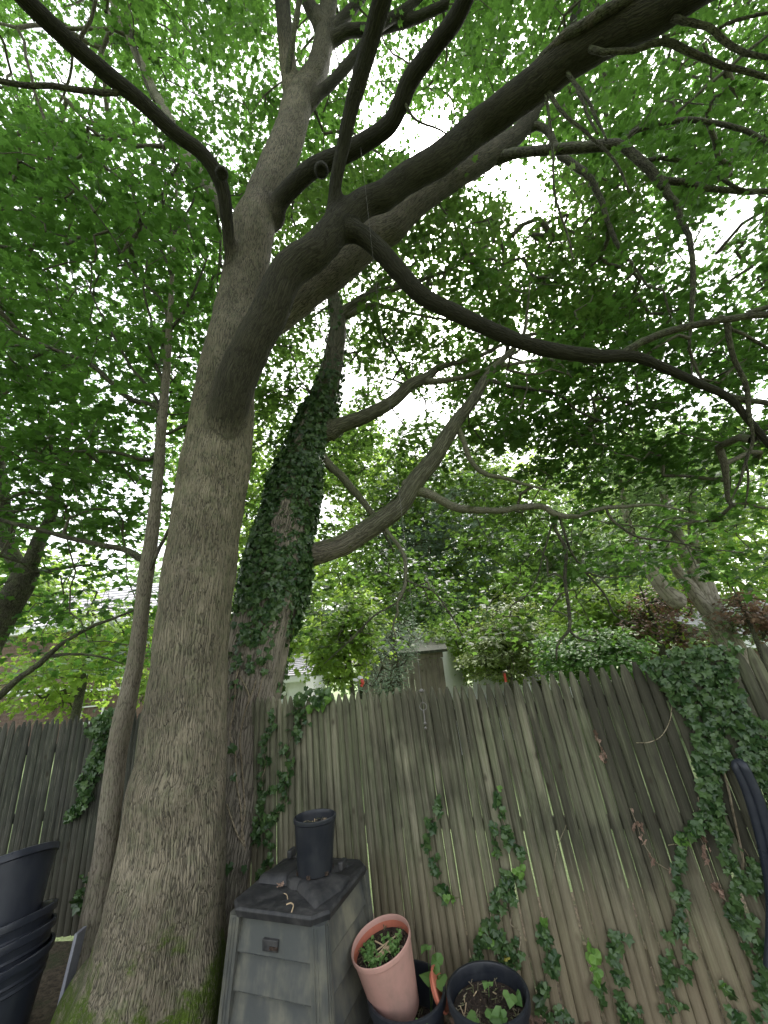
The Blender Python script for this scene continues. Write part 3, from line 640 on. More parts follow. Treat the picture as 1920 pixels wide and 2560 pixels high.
TM.limb([(830, 100, 30), (870, 78, 28), (926, 75, 27), (985, 62, 26), (1040, 45, 25), (1120, 10, 22)], [7.1, 7.0, 6.9], M_bark, 14, fuse=1.0)
TM.limb([(628, 620, 26), (598, 585, 29), (568, 545, 29), (545, 505, 28), (521, 463, 27), (475, 399, 25), (446, 347, 24), (405, 262, 21), (359, 174, 18), (322, 95, 15), (289, 29, 12), (265, -60, 9)], [5.2, 5.6, 6.2, 7.0], M_barkfar if False else M_limb2, 14)
TM.limb([(445, 395, 10), (470, 320, 8), (385, 250, 8), (340, 130, 10), (318, 40, 9), (300, -30, 8)][2:], [6.2, 6.6], M_limb, 8)
# knots left by lost branches
for (kx, ky, kz, kr) in ((555, 434, 3.72, 0.055), (804, 426, 4.43, 0.075), (708, 700, 4.33, 0.10)):
    if kz is None:
        j = int(np.hypot(*(np.column_stack(proj(trunk_path[:, :3])[:2]) - np.array([kx, ky])).T).argmin()); hd = unit((CAM - trunk_path[j, :3]) * np.array([1, 1, 0.0])); c = trunk_path[j, :3] + hd * (trunk_path[j, 3] + 0.015); vd = Vector(hd) + Vector((0, 0, -0.1))
    else: c = PZ(kx, ky, kz); vd = Vector(CAM - c) + Vector((0.4, 0, -0.6))
    m = MB(); M = Matrix.Translation(Vector(c)) @ vd.to_track_quat('Z', 'Y').to_matrix().to_4x4()
    m.lathe([(kr * 1.15, -kr * 0.9), (kr * 1.0, -kr * 0.3), (kr * 0.9, 0.05 * kr), (kr * 0.66, 0.18 * kr), (kr * 0.4, 0.08 * kr), (kr * 0.2, -0.08 * kr), (0.001, -0.1 * kr)], 18, M); m.obj("knot", M_limb if kz is None else M_bark, maple, 'all')
# the low right-hand limb
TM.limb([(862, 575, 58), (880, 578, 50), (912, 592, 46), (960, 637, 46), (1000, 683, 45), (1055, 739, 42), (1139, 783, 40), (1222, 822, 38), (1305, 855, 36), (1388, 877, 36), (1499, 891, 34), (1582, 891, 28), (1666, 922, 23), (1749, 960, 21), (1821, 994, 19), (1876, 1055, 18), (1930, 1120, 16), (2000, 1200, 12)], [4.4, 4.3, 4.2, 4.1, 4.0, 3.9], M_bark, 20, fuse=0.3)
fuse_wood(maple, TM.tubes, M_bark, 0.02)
sub = M_limb
for pts, z, n in [
    ([(1545, 889, 22), (1575, 874, 19), (1610, 855, 18), (1693, 822, 18), (1776, 805, 17), (1860, 791, 17), (1940, 787, 16), (2050, 790, 12)], [4.05, 3.8, 3.6], 12),
    ([(1855, 792, 12), (1890, 775, 12), (1935, 762, 12), (2000, 740, 9)], [3.75, 3.6], 8),
    ([(1815, 990, 15), (1860, 1000, 14), (1930, 1012, 14), (2010, 1030, 10)], [4.0, 3.9], 10),
    ([(1816, 800, 14), (1822, 830, 13), (1826, 866, 13), (1854, 933, 12), (1868, 988, 11), (1871, 1044, 10), (1882, 1099, 8), (1865, 1155, 7), (1848, 1210, 6), (1821, 1260, 4)], [3.8, 3.9, 4.0], 8),
    ([(1830, 825, 9), (1860, 835, 8), (1887, 850, 8), (1935, 880, 7)], [3.8, 3.8], 8),
    ([(1865, 1155, 6), (1872, 1200, 5), (1862, 1270, 3)], [3.98, 4.0], 6),
    # forks of the pale limb
    ([(1235, 392, 30), (1272, 386, 24), (1310, 381, 22), (1365, 376, 23), (1452, 367, 24), (1544, 362, 25), (1575, 380, 23), (1596, 399, 22), (1649, 451, 20), (1683, 503, 16), (1718, 579, 14), (1732, 665, 12), (1733, 740, 11), (1727, 810, 9), (1722, 870, 6)], [5.7, 5.4, 5.2, 5.0, 4.8, 4.6], 12),
    ([(1645, 447, 18), (1680, 455, 16), (1712, 458, 15), (1770, 472, 14), (1857, 480, 14), (1950, 476, 12)], [4.95, 4.8], 10),
    ([(1548, 362, 15), (1572, 340, 13), (1596, 324, 12), (1672, 304, 12), (1770, 304, 12), (1857, 324, 11), (1930, 360, 10), (2000, 400, 7)], [5.15, 4.9, 4.7], 10),
    ([(1605, 408, 11), (1640, 398, 10), (1683, 399, 10), (1758, 417, 9), (1828, 463, 9), (1880, 480, 7)], [5.0, 4.8], 8),
    ([(1328, 318, 20), (1345, 315, 18), (1377, 341, 17), (1400, 388, 17), (1463, 434, 17), (1498, 492, 14), (1521, 556, 12), (1544, 613, 10), (1585, 665, 7), (1625, 723, 5)], [5.9, 5.6, 5.3], 10),
    ([(1360, 225, 8), (1370, 270, 7), (1377, 324, 7), (1382, 405, 6), (1388, 492, 6), (1417, 579, 5), (1434, 654, 4)], [3.3, 3.5], 6),
    ([(1368, 228, 10), (1385, 255, 9), (1411, 284, 9), (1469, 336, 8), (1539, 405, 7), (1573, 480, 5)], [3.3, 3.4], 7),
    ([(1415, 175, 10), (1440, 212, 9), (1463, 243, 8), (1498, 307, 7), (1516, 350, 5)], [3.15, 3.2], 7),
    ([(1435, 205, 8), (1448, 235, 8), (1469, 289, 7), (1495, 335, 5)], [3.2, 3.3], 7),
    ([(1490, 130, 15), (1530, 130, 13), (1585, 124, 13), (1654, 110, 15), (1741, 142, 15), (1828, 168, 13), (1930, 200, 11), (2020, 240, 8)], [2.95, 3.1, 3.2], 10),
    ([(1630, 30, 18), (1670, 38, 16), (1712, 52, 15), (1788, 81, 14), (1863, 133, 12), (1930, 145, 10)], [2.8, 3.0], 10),
    ([(1672, 305, 9), (1700, 275, 8), (1770, 214, 8), (1857, 139, 8), (1930, 80, 7)], [4.9, 4.7], 7),
    ([(1330, 200, 22), (1345, 160, 24), (1385, 118, 25), (1423, 87, 26), (1480, 50, 27), (1539, 17, 28), (1620, -40, 28)], [3.5, 3.3, 3.2], 12),
    ([(1800, 70, 8), (1840, 52, 8), (1930, 30, 7)], [2.95, 3.0], 7),
    ([(1005, 250, 9), (1040, 300, 6), (1090, 320, 5), (1130, 345, 4)], [3.9, 4.2], 6)]:
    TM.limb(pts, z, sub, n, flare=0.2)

# ---- the ivy covered tree behind it
ivyt = empty("ivy_covered_tree", (-1.62, 3.95, 0), "leaning tree behind the forked maple with its trunk wrapped in ivy", "tree")
TI = Tree(ivyt)
it_pts = [(470, 2460, 175), (505, 2380, 160), (528, 2300, 150), (575, 2073, 142), (598, 1930, 145), (618, 1782, 150), (642, 1637, 150), (674, 1493, 145), (702, 1360, 134), (728, 1270, 120), (756, 1154, 92), (786, 1058, 76), (815, 986, 60), (830, 920, 52), (840, 860, 46), (845, 812, 42), (838, 765, 38), (828, 720, 28), (815, 680, 20), (800, 630, 12)]
C = np.array([np.append(PY(x, y, 3.98 + 0.0006 * (2300 - y) * (y < 2300)), 0) for x, y, w in it_pts])
C[:, 3] = [w / 2 * ((c[:3] - CAM) @ FW) / FPX for (x, y, w), c in zip(it_pts, C)]
ivy_path = smooth_path(C, 0.05)
TI.tubes.append(("trunk", ivy_path, None, 1.0, 64, bump_shape([(0.4, 2, 0.5, 0.5, 0.08)], lambda L, th: 1 + 0.05 * np.cos(3 * th + 0.5) * np.exp(-L / 1.5) + 0.03 * np.cos(6 * th))))
TI.nodes.append(ivy_path[80::6, :3]); TI.rad.append(ivy_path[80::6, 3])
zi = lambda x, y, Y: zc_at_Y(x, y, Y)
for pts, z, n in [
    ([(735, 1415, 66), (766, 1393, 58), (805, 1380, 56), (858, 1362, 55), (921, 1323, 52), (993, 1270, 48), (1036, 1207, 46), (1085, 1145, 43), (1123, 1082, 38), (1142, 1052, 34), (1181, 1003, 28), (1216, 944, 23), (1250, 905, 18), (1283, 872, 15), (1310, 833, 11), (1319, 766, 8), (1325, 700, 5)], [4.65, 4.7, 4.8, 5.0, 5.3, 5.6], 24),
    ([(1035, 1222, 26), (1060, 1228, 23), (1111, 1255, 22), (1166, 1273, 20), (1250, 1277, 15), (1305, 1268, 16), (1355, 1266, 16), (1378, 1278, 15), (1399, 1289, 14), (1444, 1292, 13), (1499, 1274, 11), (1582, 1263, 8), (1654, 1265, 6), (1720, 1280, 4)], [4.98, 4.8, 4.6, 4.4], 14),
    ([(1516, 1272, 7), (1544, 1312, 7), (1599, 1343, 6), (1682, 1354, 5), (1750, 1370, 4)], [4.5, 4.4], 7),
    ([(1392, 1290, 10), (1388, 1320, 9), (1413, 1374, 9), (1413, 1460, 9), (1423, 1525, 9), (1423, 1573, 9), (1395, 1612, 6), (1391, 1651, 4)], [4.6, 4.5, 4.45], 8),
    ([(1398, 1292, 7), (1426, 1374, 6), (1460, 1426, 6), (1512, 1486, 5), (1538, 1538, 4), (1590, 1560, 3)], [4.6, 4.5], 7),
    ([(1380, 1310, 5), (1360, 1382, 5), (1343, 1443, 4), (1315, 1491, 3)], [4.6, 4.6], 6),
    ([(1460, 1426, 5), (1504, 1443, 4), (1590, 1439, 3)], [4.5, 4.4], 6),
    ([(1423, 1575, 6), (1445, 1595, 5), (1490, 1605, 4)], [4.45, 4.4], 6),
    ([(1142, 1058, 18), (1155, 1085, 14), (1166, 1127, 13), (1188, 1171, 12), (1222, 1187, 11), (1277, 1199, 9), (1333, 1216, 7), (1370, 1225, 4)], [5.3, 5.1, 5.0], 9),
    ([(1210, 950, 12), (1240, 955, 10), (1277, 966, 9), (1388, 983, 8), (1444, 1027, 6), (1516, 1060, 4), (1580, 1090, 3)], [5.5, 5.3], 8),
    ([(955, 1300, 13), (963, 1324, 11), (1001, 1372, 10), (1016, 1430, 9), (1011, 1469, 9), (992, 1507, 7), (994, 1531, 6), (982, 1560, 5), (990, 1600, 3)], [4.85, 4.6, 4.5], 8),
    ([(1003, 1495, 6), (985, 1510, 6), (963, 1524, 6), (934, 1541, 5), (862, 1613, 4), (810, 1660, 2)], [4.53, 4.5], 6),
    ([(1015, 1450, 6), (1050, 1465, 5), (1083, 1478, 5), (1112, 1517, 5), (1141, 1560, 4), (1156, 1589, 3)], [4.55, 4.4], 6),
    ([(822, 1078, 50), (845, 1066, 42), (875, 1055, 38), (906, 1044, 36), (979, 1005, 32), (1027, 962, 30), (1065, 945, 26), (1099, 918, 18), (1152, 904, 13), (1200, 890, 11), (1260, 860, 8), (1310, 840, 6)], [5.35, 5.4, 5.6, 5.8], 18),
    ([(1058, 950, 18), (1090, 953, 15), (1142, 947, 13), (1200, 928, 12), (1250, 916, 10), (1320, 905, 8), (1388, 899, 7), (1460, 905, 4)], [5.55, 5.3, 5.2], 9),
    ([(845, 800, 34), (855, 787, 28), (882, 765, 25), (925, 738, 22), (1003, 716, 15), (1075, 692, 10), (1142, 667, 8), (1200, 624, 6), (1280, 590, 4)], [6.3, 6.2, 6.1], 12),
    ([(918, 742, 18), (940, 715, 16), (979, 687, 13), (1010, 640, 9), (1040, 590, 6)], [6.2, 6.5], 10),
    ([(868, 790, 18), (890, 778, 16), (921, 764, 14), (950, 765, 11), (979, 773, 9), (1075, 793, 7), (1170, 805, 4)], [6.2, 6.0], 9),
    ([(928, 766, 10), (945, 790, 9), (954, 827, 8), (983, 879, 7), (1012, 933, 5), (1030, 980, 3)], [6.1, 5.9], 7),
    ([(795, 1130, 28), (812, 1152, 23), (858, 1198, 20), (901, 1246, 18), (935, 1290, 15), (960, 1330, 9), (985, 1380, 5)], [5.1, 5.25, 5.3], 12)]:
    if pts[0][2] > 33: TI.limb(pts, z, M_bark2, n, fuse=0.0)
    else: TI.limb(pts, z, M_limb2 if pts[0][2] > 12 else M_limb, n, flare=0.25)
fuse_wood(ivyt, TI.tubes, M_bark2, 0.02, 0.07)

# ---- sapling on the left
sapl = empty("slender_tree", (-2.45, 3.75, 0), "slender straight young tree growing against the left foot of the forked maple", "tree")
TS = Tree(sapl)
sp_pts = [(180, 2560, 72), (205, 2450, 64), (235, 2305, 60), (263, 2131, 53), (286, 1940, 48), (300, 1840, 45), (339, 1647, 38), (362, 1454, 34), (374, 1377, 32), (384, 1300, 28), (396, 1180, 25), (405, 1050, 22), (417, 920, 18), (424, 810, 14), (430, 700, 10), (435, 600, 7), (442, 480, 5), (452, 360, 4), (458, 240, 2)]
C = np.array([np.append(PY(x, y, 3.75), 0) for x, y, w in sp_pts]); C[:, 3] = [w / 2 * ((c[:3] - CAM) @ FW) / FPX for (x, y, w), c in zip(sp_pts, C)]
sap_path = smooth_path(C, 0.06); wood("trunk", sap_path, M_bark3, sapl, 28, bump_shape([(2.35, 4.2, 0.05, 0.5, 0.25), (1.2, 1.0, 0.1, 0.6, 0.08)]))
TS.nodes.append(sap_path[40::4, :3]); TS.rad.append(sap_path[40::4, 3])
for pts, z, n in [
    ([(372, 1400, 24), (350, 1392, 18), (328, 1380, 15), (309, 1373, 14), (231, 1358, 13), (154, 1340, 12), (77, 1319, 11), (0, 1300, 10), (-80, 1270, 7)], [4.27, 4.1, 3.9], 10),
    ([(406, 1042, 18), (385, 1010, 15), (330, 1000, 14), (289, 965, 13), (230, 915, 12), (185, 893, 10), (69, 845, 8), (0, 800, 7), (-60, 760, 5)], [4.85, 4.6, 4.3], 9),
    ([(408, 1035, 9), (380, 980, 8), (330, 920, 7), (290, 850, 6), (250, 780, 5), (215, 700, 3)], [4.9, 4.7], 7),
    ([(400, 1120, 12), (370, 1150, 10), (290, 1132, 9), (210, 1128, 8), (110, 1140, 6), (40, 1150, 4)], [4.7, 4.5, 4.3], 8),
    ([(412, 960, 9), (385, 900, 8), (372, 860, 7), (378, 800, 6), (360, 730, 5), (368, 650, 3)], [5.0, 4.8], 7),
    ([(415, 1085, 8), (450, 1068, 7), (480, 1062, 6), (510, 1055, 4)], [4.8, 4.7], 6),
    ([(366, 1440, 10), (400, 1500, 9), (420, 1400, 7), (455, 1350, 5)][:1] + [(420, 1330, 8), (455, 1270, 6), (500, 1240, 4)], [4.2, 4.3], 6),
    ([(425, 800, 9), (395, 740, 7), (340, 690, 6), (280, 590, 4), (230, 520, 3)], [5.3, 5.1], 7),
    ([(430, 690, 8), (400, 620, 6), (350, 540, 5), (320, 450, 3)], [5.7, 5.5], 7), ([(436, 580, 7), (480, 510, 5), (500, 430, 3)], [6.1, 6.2], 6), ([(444, 420, 5), (400, 350, 4), (370, 270, 3)], [6.9, 6.8], 6),
    ([(424, 830, 9), (470, 760, 7), (500, 690, 5), (520, 640, 3)], [5.3, 5.2], 7)]:
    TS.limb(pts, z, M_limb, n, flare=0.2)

# ---- forked tree at the left edge
forkt = empty("forked_tree", (-5.2, 5.3, 0), "dark forked tree beyond the back fence at the left edge", "tree")
TF = Tree(forkt)
fp = [(-130, 1800, 80), (-60, 1660, 72), (0, 1550, 62), (24, 1510, 60), (52, 1462, 58), (64, 1425, 46), (81, 1396, 34), (100, 1346, 30), (125, 1300, 25), (140, 1230, 22), (158, 1140, 18), (180, 1030, 14), (190, 930, 9)]
zf = [zc_at_Y(x, y, 5.2) for x, y, w in fp]
C = np.array([np.append(PZ(x, y, z), w / 2 * z / FPX) for (x, y, w), z in zip(fp, zf)])
C = np.vstack([[C[0][0] + (C[0][0] - C[1][0]) * 0.9, C[0][1], -0.05, C[0][3] * 1.25], C]); fk = smooth_path(C, 0.08)
wood("trunk", fk, M_limb, forkt, 28); TF.nodes.append(fk[25::3, :3]); TF.rad.append(fk[25::3, 3])
for pts, z, n in [([(62, 1440, 40), (46, 1415, 35), (35, 1396, 32), (19, 1339, 30), (10, 1250, 26), (0, 1150, 20), (-10, 1040, 13)], [5.5, 5.7, 6.2], 14),
                  ([(-90, 1800, 20), (0, 1738, 17), (58, 1690, 15), (116, 1643, 14), (174, 1597, 9), (231, 1566, 8), (332, 1528, 5), (380, 1505, 3)], [5.2, 5.0, 4.9], 9),
                  ([(118, 1640, 9), (200, 1635, 7), (260, 1645, 5), (310, 1660, 3)], [5.05, 4.9], 6),
                  ([(70, 1425, 12), (110, 1430, 10), (160, 1420, 7), (230, 1410, 4)], [5.6, 5.5], 6)]:
    TF.limb(pts, z, M_limb, n, flare=0.2)

# ================================================================ foliage: twigs grown from the limbs to every spray of leaves
GAPS = [(1050, 330, 95, 60), (1295, 450, 110, 70, 0.85), (1200, 470, 60, 40, 0.7), (1010, 1025, 90, 60), (1850, 545, 90, 70, 0.8), (1330, 500, 60, 60, 0.7), (860, 960, 40, 60), (1290, 880, 50, 60), (1250, 1160, 60, 30),
        (430, 470, 40, 50, 0.5), (240, 700, 70, 60, 0.45), (1560, 690, 60, 40, 0.6), (1720, 640, 60, 40, 0.6), (1125, 800, 40, 40, 0.7), (255, 935, 40, 25, 0.6), (300, 1010, 60, 30, 0.6),
        (90, 130, 190, 150, 0.6), (560, 260, 120, 170, 0.5), (930, 190, 120, 140, 0.5), (380, 380, 90, 90, 0.4), (1350, 520, 200, 120, 0.4), (1780, 620, 150, 120, 0.45)]
trunk_guard = [(trunk_path, 1.25), (ivy_path, 1.1), (sap_path[:int(len(sap_path) * 0.42)], 1.3)]
def in_frame_guard(S, near_ok=0.0):
    """keeps sprays off the front of the big trunks and out of the open gaps"""
    x, y, z = proj(S); ok = z > 0.3
    gap = np.zeros(len(S), bool)
    for gx, gy, ga, gb, *gw in GAPS:
        e = np.sqrt(((x - gx) / ga) ** 2 + ((y - gy) / gb) ** 2) * (1 + 0.35 * np.sin(np.arctan2(y - gy, x - gx) * 3 + gx))
        gap |= rng.random(len(S)) < np.clip(1.3 - e, 0, 0.88) * (gw[0] if gw else 1.0)
    front = np.zeros(len(S), bool)
    for path, k in trunk_guard:
        tx, ty, tz_ = proj(path[:, :3]); tw = path[:, 3] * FPX / np.maximum(tz_, 0.2)
        for i in range(0, len(path), 4):
            front |= (np.abs(x - tx[i]) < tw[i] * k + 25) & (np.abs(y - ty[i]) < 45) & (z < tz_[i] + 0.3)
    return ok & ~gap & ~front
def sample_box(n, x0, x1, y0, y1, z0, z1, pw=1.0, zmin=2.3):
    """places spread through the part of the canopy seen between these sight lines, z0 to z1 metres away"""
    out = []
    while sum(map(len, out)) < n:
        m = n * 2; x = rng.uniform(x0, x1, m); y = rng.uniform(y0, y1, m); z = (rng.uniform(z0 ** pw, z1 ** pw, m)) ** (1 / pw)
        S = CAM + (FW + RT * ((x[:, None] - 960) / FPX) - UP * ((y[:, None] - 1280) / FPX)) * z[:, None]
        S = S[(S[:, 2] > zmin) & (S[:, 1] < 6.0 + 0.15 * S[:, 2])]; S = S[in_frame_guard(S)]
        if len(S) == 0: break
        out.append(S)
    return np.vstack(out)[:n] if out else np.zeros((0, 3))
def clumpy(S, scale=0.9, keep=0.72):
    """thins sprays in a broken pattern so that the crown has layers and holes"""
    ph = rng.uniform(0, 6.28, (6, 3)); k = rng.normal(0, 1, (6, 3)) * (2.2 / scale) * np.array([1, 1, 1.6]); v = np.zeros(len(S))
    for i in range(6): v += np.sin(S @ k[i] + ph[i, 0])
    return S[v > np.quantile(v, 1 - keep)]

def grow(tree, S, mat, name="twigs", maxlen=2.6, tip_r=0.003, wig=0.10, sides=5):
    nodes = np.vstack(tree.nodes); rad = np.concatenate(tree.rad); n0 = len(nodes)
    cap = n0 + len(S) * 14; NP = np.zeros((cap, 3)); NP[:n0] = nodes; par = np.full(cap, -1); cnt = n0
    d0 = np.full(len(S), 1e9)
    for i in range(0, n0, 400): d0 = np.minimum(d0, np.linalg.norm(S[:, None] - nodes[None, i:i + 400], axis=2).min(1))
    order = np.argsort(d0); dirs = np.zeros_like(S); keep = np.zeros(len(S), bool); chains = []; tipn = np.full(len(S), -1)
    for i in order:
        dv = NP[:cnt] - S[i]; d2 = np.einsum('ij,ij->i', dv, dv); j = int(d2.argmin()); d = math.sqrt(d2[j])
        if d > maxlen: continue
        keep[i] = True
        a = NP[j]; m = max(1, min(12, int(math.ceil(d / 0.28)))); t = np.linspace(0, 1, m + 1)[1:, None]
        arc = np.array([0, 0, 0.12 * d]) + rng.normal(0, wig * d, 3) * 0.6
        Q = a + (S[i] - a) * t + arc * (4 * t * (1 - t)) * 0.5 + rng.normal(0, 0.018, (m, 3)) * (t < 1)
        NP[cnt:cnt + m] = Q; par[cnt] = j; par[cnt + 1:cnt + m] = np.arange(cnt, cnt + m - 1)
        chains.append([j] + list(range(cnt, cnt + m))); tipn[i] = cnt + m - 1
        prev = NP[cnt + m - 2] if m > 1 else a
        dirs[i] = S[i] - prev; cnt += m
    # pipe model: thickness from the number of sprays carried
    load = np.zeros(cnt); load[tipn[tipn >= 0]] += 1
    for k in range(cnt - 1, n0 - 1, -1):
        if par[k] >= 0: load[par[k]] += load[k]
    r = tip_r * np.maximum(load, 1) ** 0.46
    V, F, A, off = [], [], [], 0
    for ch in chains:
        P = NP[ch]; R = r[ch].copy(); R[0] = R[1] * 1.25 if ch[0] < n0 else min(R[0], R[1] * 1.3)
        R = np.minimum(R, 0.045); nn = sides if R.max() < 0.008 else 7
        v, f, a = tube_np(P, R, nn); V.append(v); F.append(f + off); A.append(a); off += len(v)
    if V:
        me = np_mesh(name, np.vstack(V), [np.vstack(F)], {"bk": ('FLOAT_VECTOR', 'POINT', np.vstack(A))}); o = link(name, me, tree.root, True, mat); o["kind"] = "stuff"
    return S[keep], unit(dirs[keep])

def sprays_to_leaves(S, D, K, size, spread=0.30, flat=0.38, droop=0.15, centre=None, outw=0.8):
    M = len(S); D = D + rng.normal(0, 0.25, D.shape); D[:, 2] *= 0.45; D = unit(D + 1e-6)
    side = unit(np.cross(D, np.array([0, 0, 1.0])))
    t = rng.uniform(-0.75, 1.0, (M, K)); sg = np.where(rng.random((M, K)) < 0.5, -1.0, 1.0); lat = rng.uniform(0.15, 0.75, (M, K)) * (1.1 - 0.5 * np.abs(t))
    pos = S[:, None] + D[:, None] * (t * spread)[..., None] + side[:, None] * (sg * lat * spread)[..., None]
    pos[..., 2] += rng.normal(0, 0.05, (M, K)) - 0.10 * np.abs(t) * spread
    ax = D[:, None] * (0.5 + 0.5 * t[..., None]) + side[:, None] * (sg * (1.0 - 0.4 * t))[..., None] + rng.normal(0, 0.25, (M, K, 3)); ax[..., 2] -= droop + rng.uniform(0, 0.35, (M, K))
    nr = np.array([0, 0, 1.0]) + rng.normal(0, flat, (M, K, 3))
    if centre is not None: nr = nr * np.array([1, 1, 0.8]) + outw * unit((S - centre) * np.array([1, 1, 0.6]))[:, None]   # outer leaves hang facing outwards
    pos = pos.reshape(-1, 3); B = basis(ax.reshape(-1, 3), nr.reshape(-1, 3)); sz = size * rng.uniform(0.62, 1.25, M * K)
    tone = np.clip(np.repeat(rng.normal(0.45, 0.22, M), K) + rng.normal(0, 0.16, M * K), 0, 1)
    return pos, B, sz, tone

def overhead(n, x0, x1, y0, y1, z0, z1):  # unseen leaf sprays above and behind the camera, added to shade the foreground
    S = np.column_stack([rng.uniform(x0, x1, n), rng.uniform(y0, y1, n), rng.uniform(z0, z1, n)])
    x, y, z = proj(S); out = ~((x > -150) & (x < 2070) & (y > -150) & (y < 2700) & (z > 0))
    return S[out]
def crown(tree, boxes, K, size, mat, near=MAPLE, far=MAPLE_LOW, split=6.2, keep=0.8, n_part=300, maxlen=2.6, guard_cam=1.7, spread=0.32, flat=0.38, clump=0.9, shade_sprays=None):
    S = np.vstack([sample_box(*b) for b in boxes]); S = clumpy(S, clump, keep)
    if shade_sprays is not None: S = np.vstack([S, shade_sprays])
    S = S[np.linalg.norm(S - CAM, axis=1) > guard_cam]
    S, D = grow(tree, S, M_twig, maxlen=maxlen)
    pos, B, sz, tone = sprays_to_leaves(S, D, K, size, spread, flat)
    ok = in_frame_guard(pos) | (rng.random(len(pos)) < 0.02); ok &= pos[:, 2] > 2.0; pos, B, sz, tone = pos[ok], B[ok], sz[ok], tone[ok]
    x, y, z = proj(pos); inside = (x > 0) & (x < 1920) & (y > 0) & (y < 2560) & (z > 0.5)
    show = np.where(inside, sz / np.maximum(z, 0.3), 0); idx = np.argsort(-show); part = np.zeros(len(pos), bool)
    part[idx[:n_part]] = True; part &= inside
    put_leaves("leaf", leaf_meshes("leaf", near, [mat], 5), pos[part], B[part], sz[part], tree.root, rng.integers(0, 5, part.sum()))
    rest = ~part; nr_ = rest & (z < split) & inside; fr = rest & ~nr_
    for tm, sel, nm in ((near, nr_, "lower_foliage"), (far, fr, "crown")):
        if sel.sum(): leaf_stuff(nm, tm, pos[sel], B[sel], sz[sel], tone[sel], mat, tree.root)
    return len(pos)

cnt = {}
cnt['maple'] = crown(TM, [
    (2500, -350, 640, -500, 900, 5.8, 11.5, 1.4), (1500, 560, 1250, -500, 520, 6.5, 12, 1.4), (3000, 1150, 2300, -500, 1000, 5.6, 11.5, 1.3), (700, 1450, 2200, 250, 950, 6.0, 9.5),
    (300, 1250, 2300, 820, 1180, 4.6, 6.5, 1.2), (190, 1430, 2250, 1080, 1450, 4.5, 6), (110, 1500, 2300, 200, 800, 4.3, 5.5, 1.0), (1500, -350, 2300, -450, 700, 9, 13.5)], 20, 0.098, M_leaf, split=6.0, keep=0.92, maxlen=4.0, clump=0.5, shade_sprays=overhead(1700, -6.5, 6.5, -3.6, 3.5, 4.6, 9.5))
cnt['sapling'] = crown(TS, [(1150, -350, 560, 300, 1180, 4.6, 8.0, 1.3), (110, -200, 420, 1180, 1650, 4.6, 6.0), (90, -150, 380, 800, 1400, 3.8, 4.8)], 18, 0.098, M_leaf_s, split=6.0, keep=0.9, maxlen=2.6, clump=0.6)
cnt['fork'] = crown(TF, [(480, -500, 450, 900, 1350, 5.6, 8.0, 1.3), (90, -500, 330, 1400, 1740, 5.4, 6.8)], 17, 0.098, M_leaf_s, split=6.5, keep=0.88, maxlen=2.8)
cnt['ivyt'] = crown(TI, [(2100, 620, 1600, 420, 1120, 5.4, 9.5, 1.2), (230, 650, 1480, 1060, 1220, 5.4, 8), (260, 640, 1480, 1220, 1680, 4.9, 6.4), (110, 480, 900, 1000, 1350, 5.5, 7.5)], 18, 0.088, M_leaf2, split=5.6, keep=0.84, maxlen=2.6, clump=0.55)

# ---- trees beyond the fence
class BG:
    pass
def background_tree(name, label, base, crowns, n, K, leaf, mat, trunk_r, height, tmpl=OVAL, lean=(0, 0), bark=M_limb, group=None, spread=0.35, flat=0.45, layered=False, keep=0.8, clump=0.8, trunk=True, tone_mix=None, shell=0.3, cat="tree", twigs=True):
    root = empty(name, (base[0], base[1], 0), label, cat, group)
    T = Tree(root)
    if trunk:
        p = [(base[0], base[1], -0.1, trunk_r * 1.25), (base[0] + lean[0] * 0.3, base[1] + lean[1] * 0.3, height * 0.3, trunk_r), (base[0] + lean[0] * 0.65 + 0.05, base[1] + lean[1] * 0.65, height * 0.62, trunk_r * 0.7), (base[0] + lean[0], base[1] + lean[1], height * 0.93, trunk_r * 0.2)]
        T.path(p, bark, 12, "trunk")
    S = []
    tot = sum(c[3] * c[4] * c[5] for c in crowns)
    for cx, cy_, cz, rx, ry, rz in crowns:
        m = max(8, int(n * rx * ry * rz / tot)); u = unit(rng.normal(0, 1, (m, 3))); r = rng.uniform(shell ** 3, 1, m) ** (1 / 3)
        s = u * r[:, None]; s *= (1 + 0.22 * np.sin(u[:, 0] * 5 + cx) * np.cos(u[:, 2] * 6 + cy_) + 0.16 * np.sin(u[:, 1] * 7 + cx * 3 + u[:, 2] * 9))[:, None]
        s = s * np.array([rx, ry, rz]) + np.array([cx, cy_, cz])
        if layered: s[:, 2] = np.round(s[:, 2] / layered) * layered + rng.normal(0, layered * 0.10, len(s))
        S.append(s)
    S = clumpy(np.vstack(S), clump, keep); S = S[S[:, 2] > 0.25]
    if trunk and twigs: S, D = grow(T, S, bark, "branches", 99, 0.0045, sides=4)
    else: D = unit(S - np.array([base[0], base[1], height * 0.5]))
    cc = np.array([c[:3] for c in crowns]); near_c = cc[np.linalg.norm(S[:, None] - cc[None], axis=2).argmin(1)]
    pos, B, sz, tone = sprays_to_leaves(S, D, K, leaf, spread, flat, centre=near_c)
    leaf_stuff("crown", tmpl, pos, B, sz, tone, mat, root)
    return root
def at(x, y, Y): return PY(x, y, Y)
def ell(x, y, Y, wx, wy, depth=None):
    c = PY(x, y, Y); z = (c - CAM) @ FW; rx, rz = wx * z / FPX, wy * z / FPX
    return (c[0], c[1], c[2], rx, depth or rx, rz)
b = G(870, 6.6)
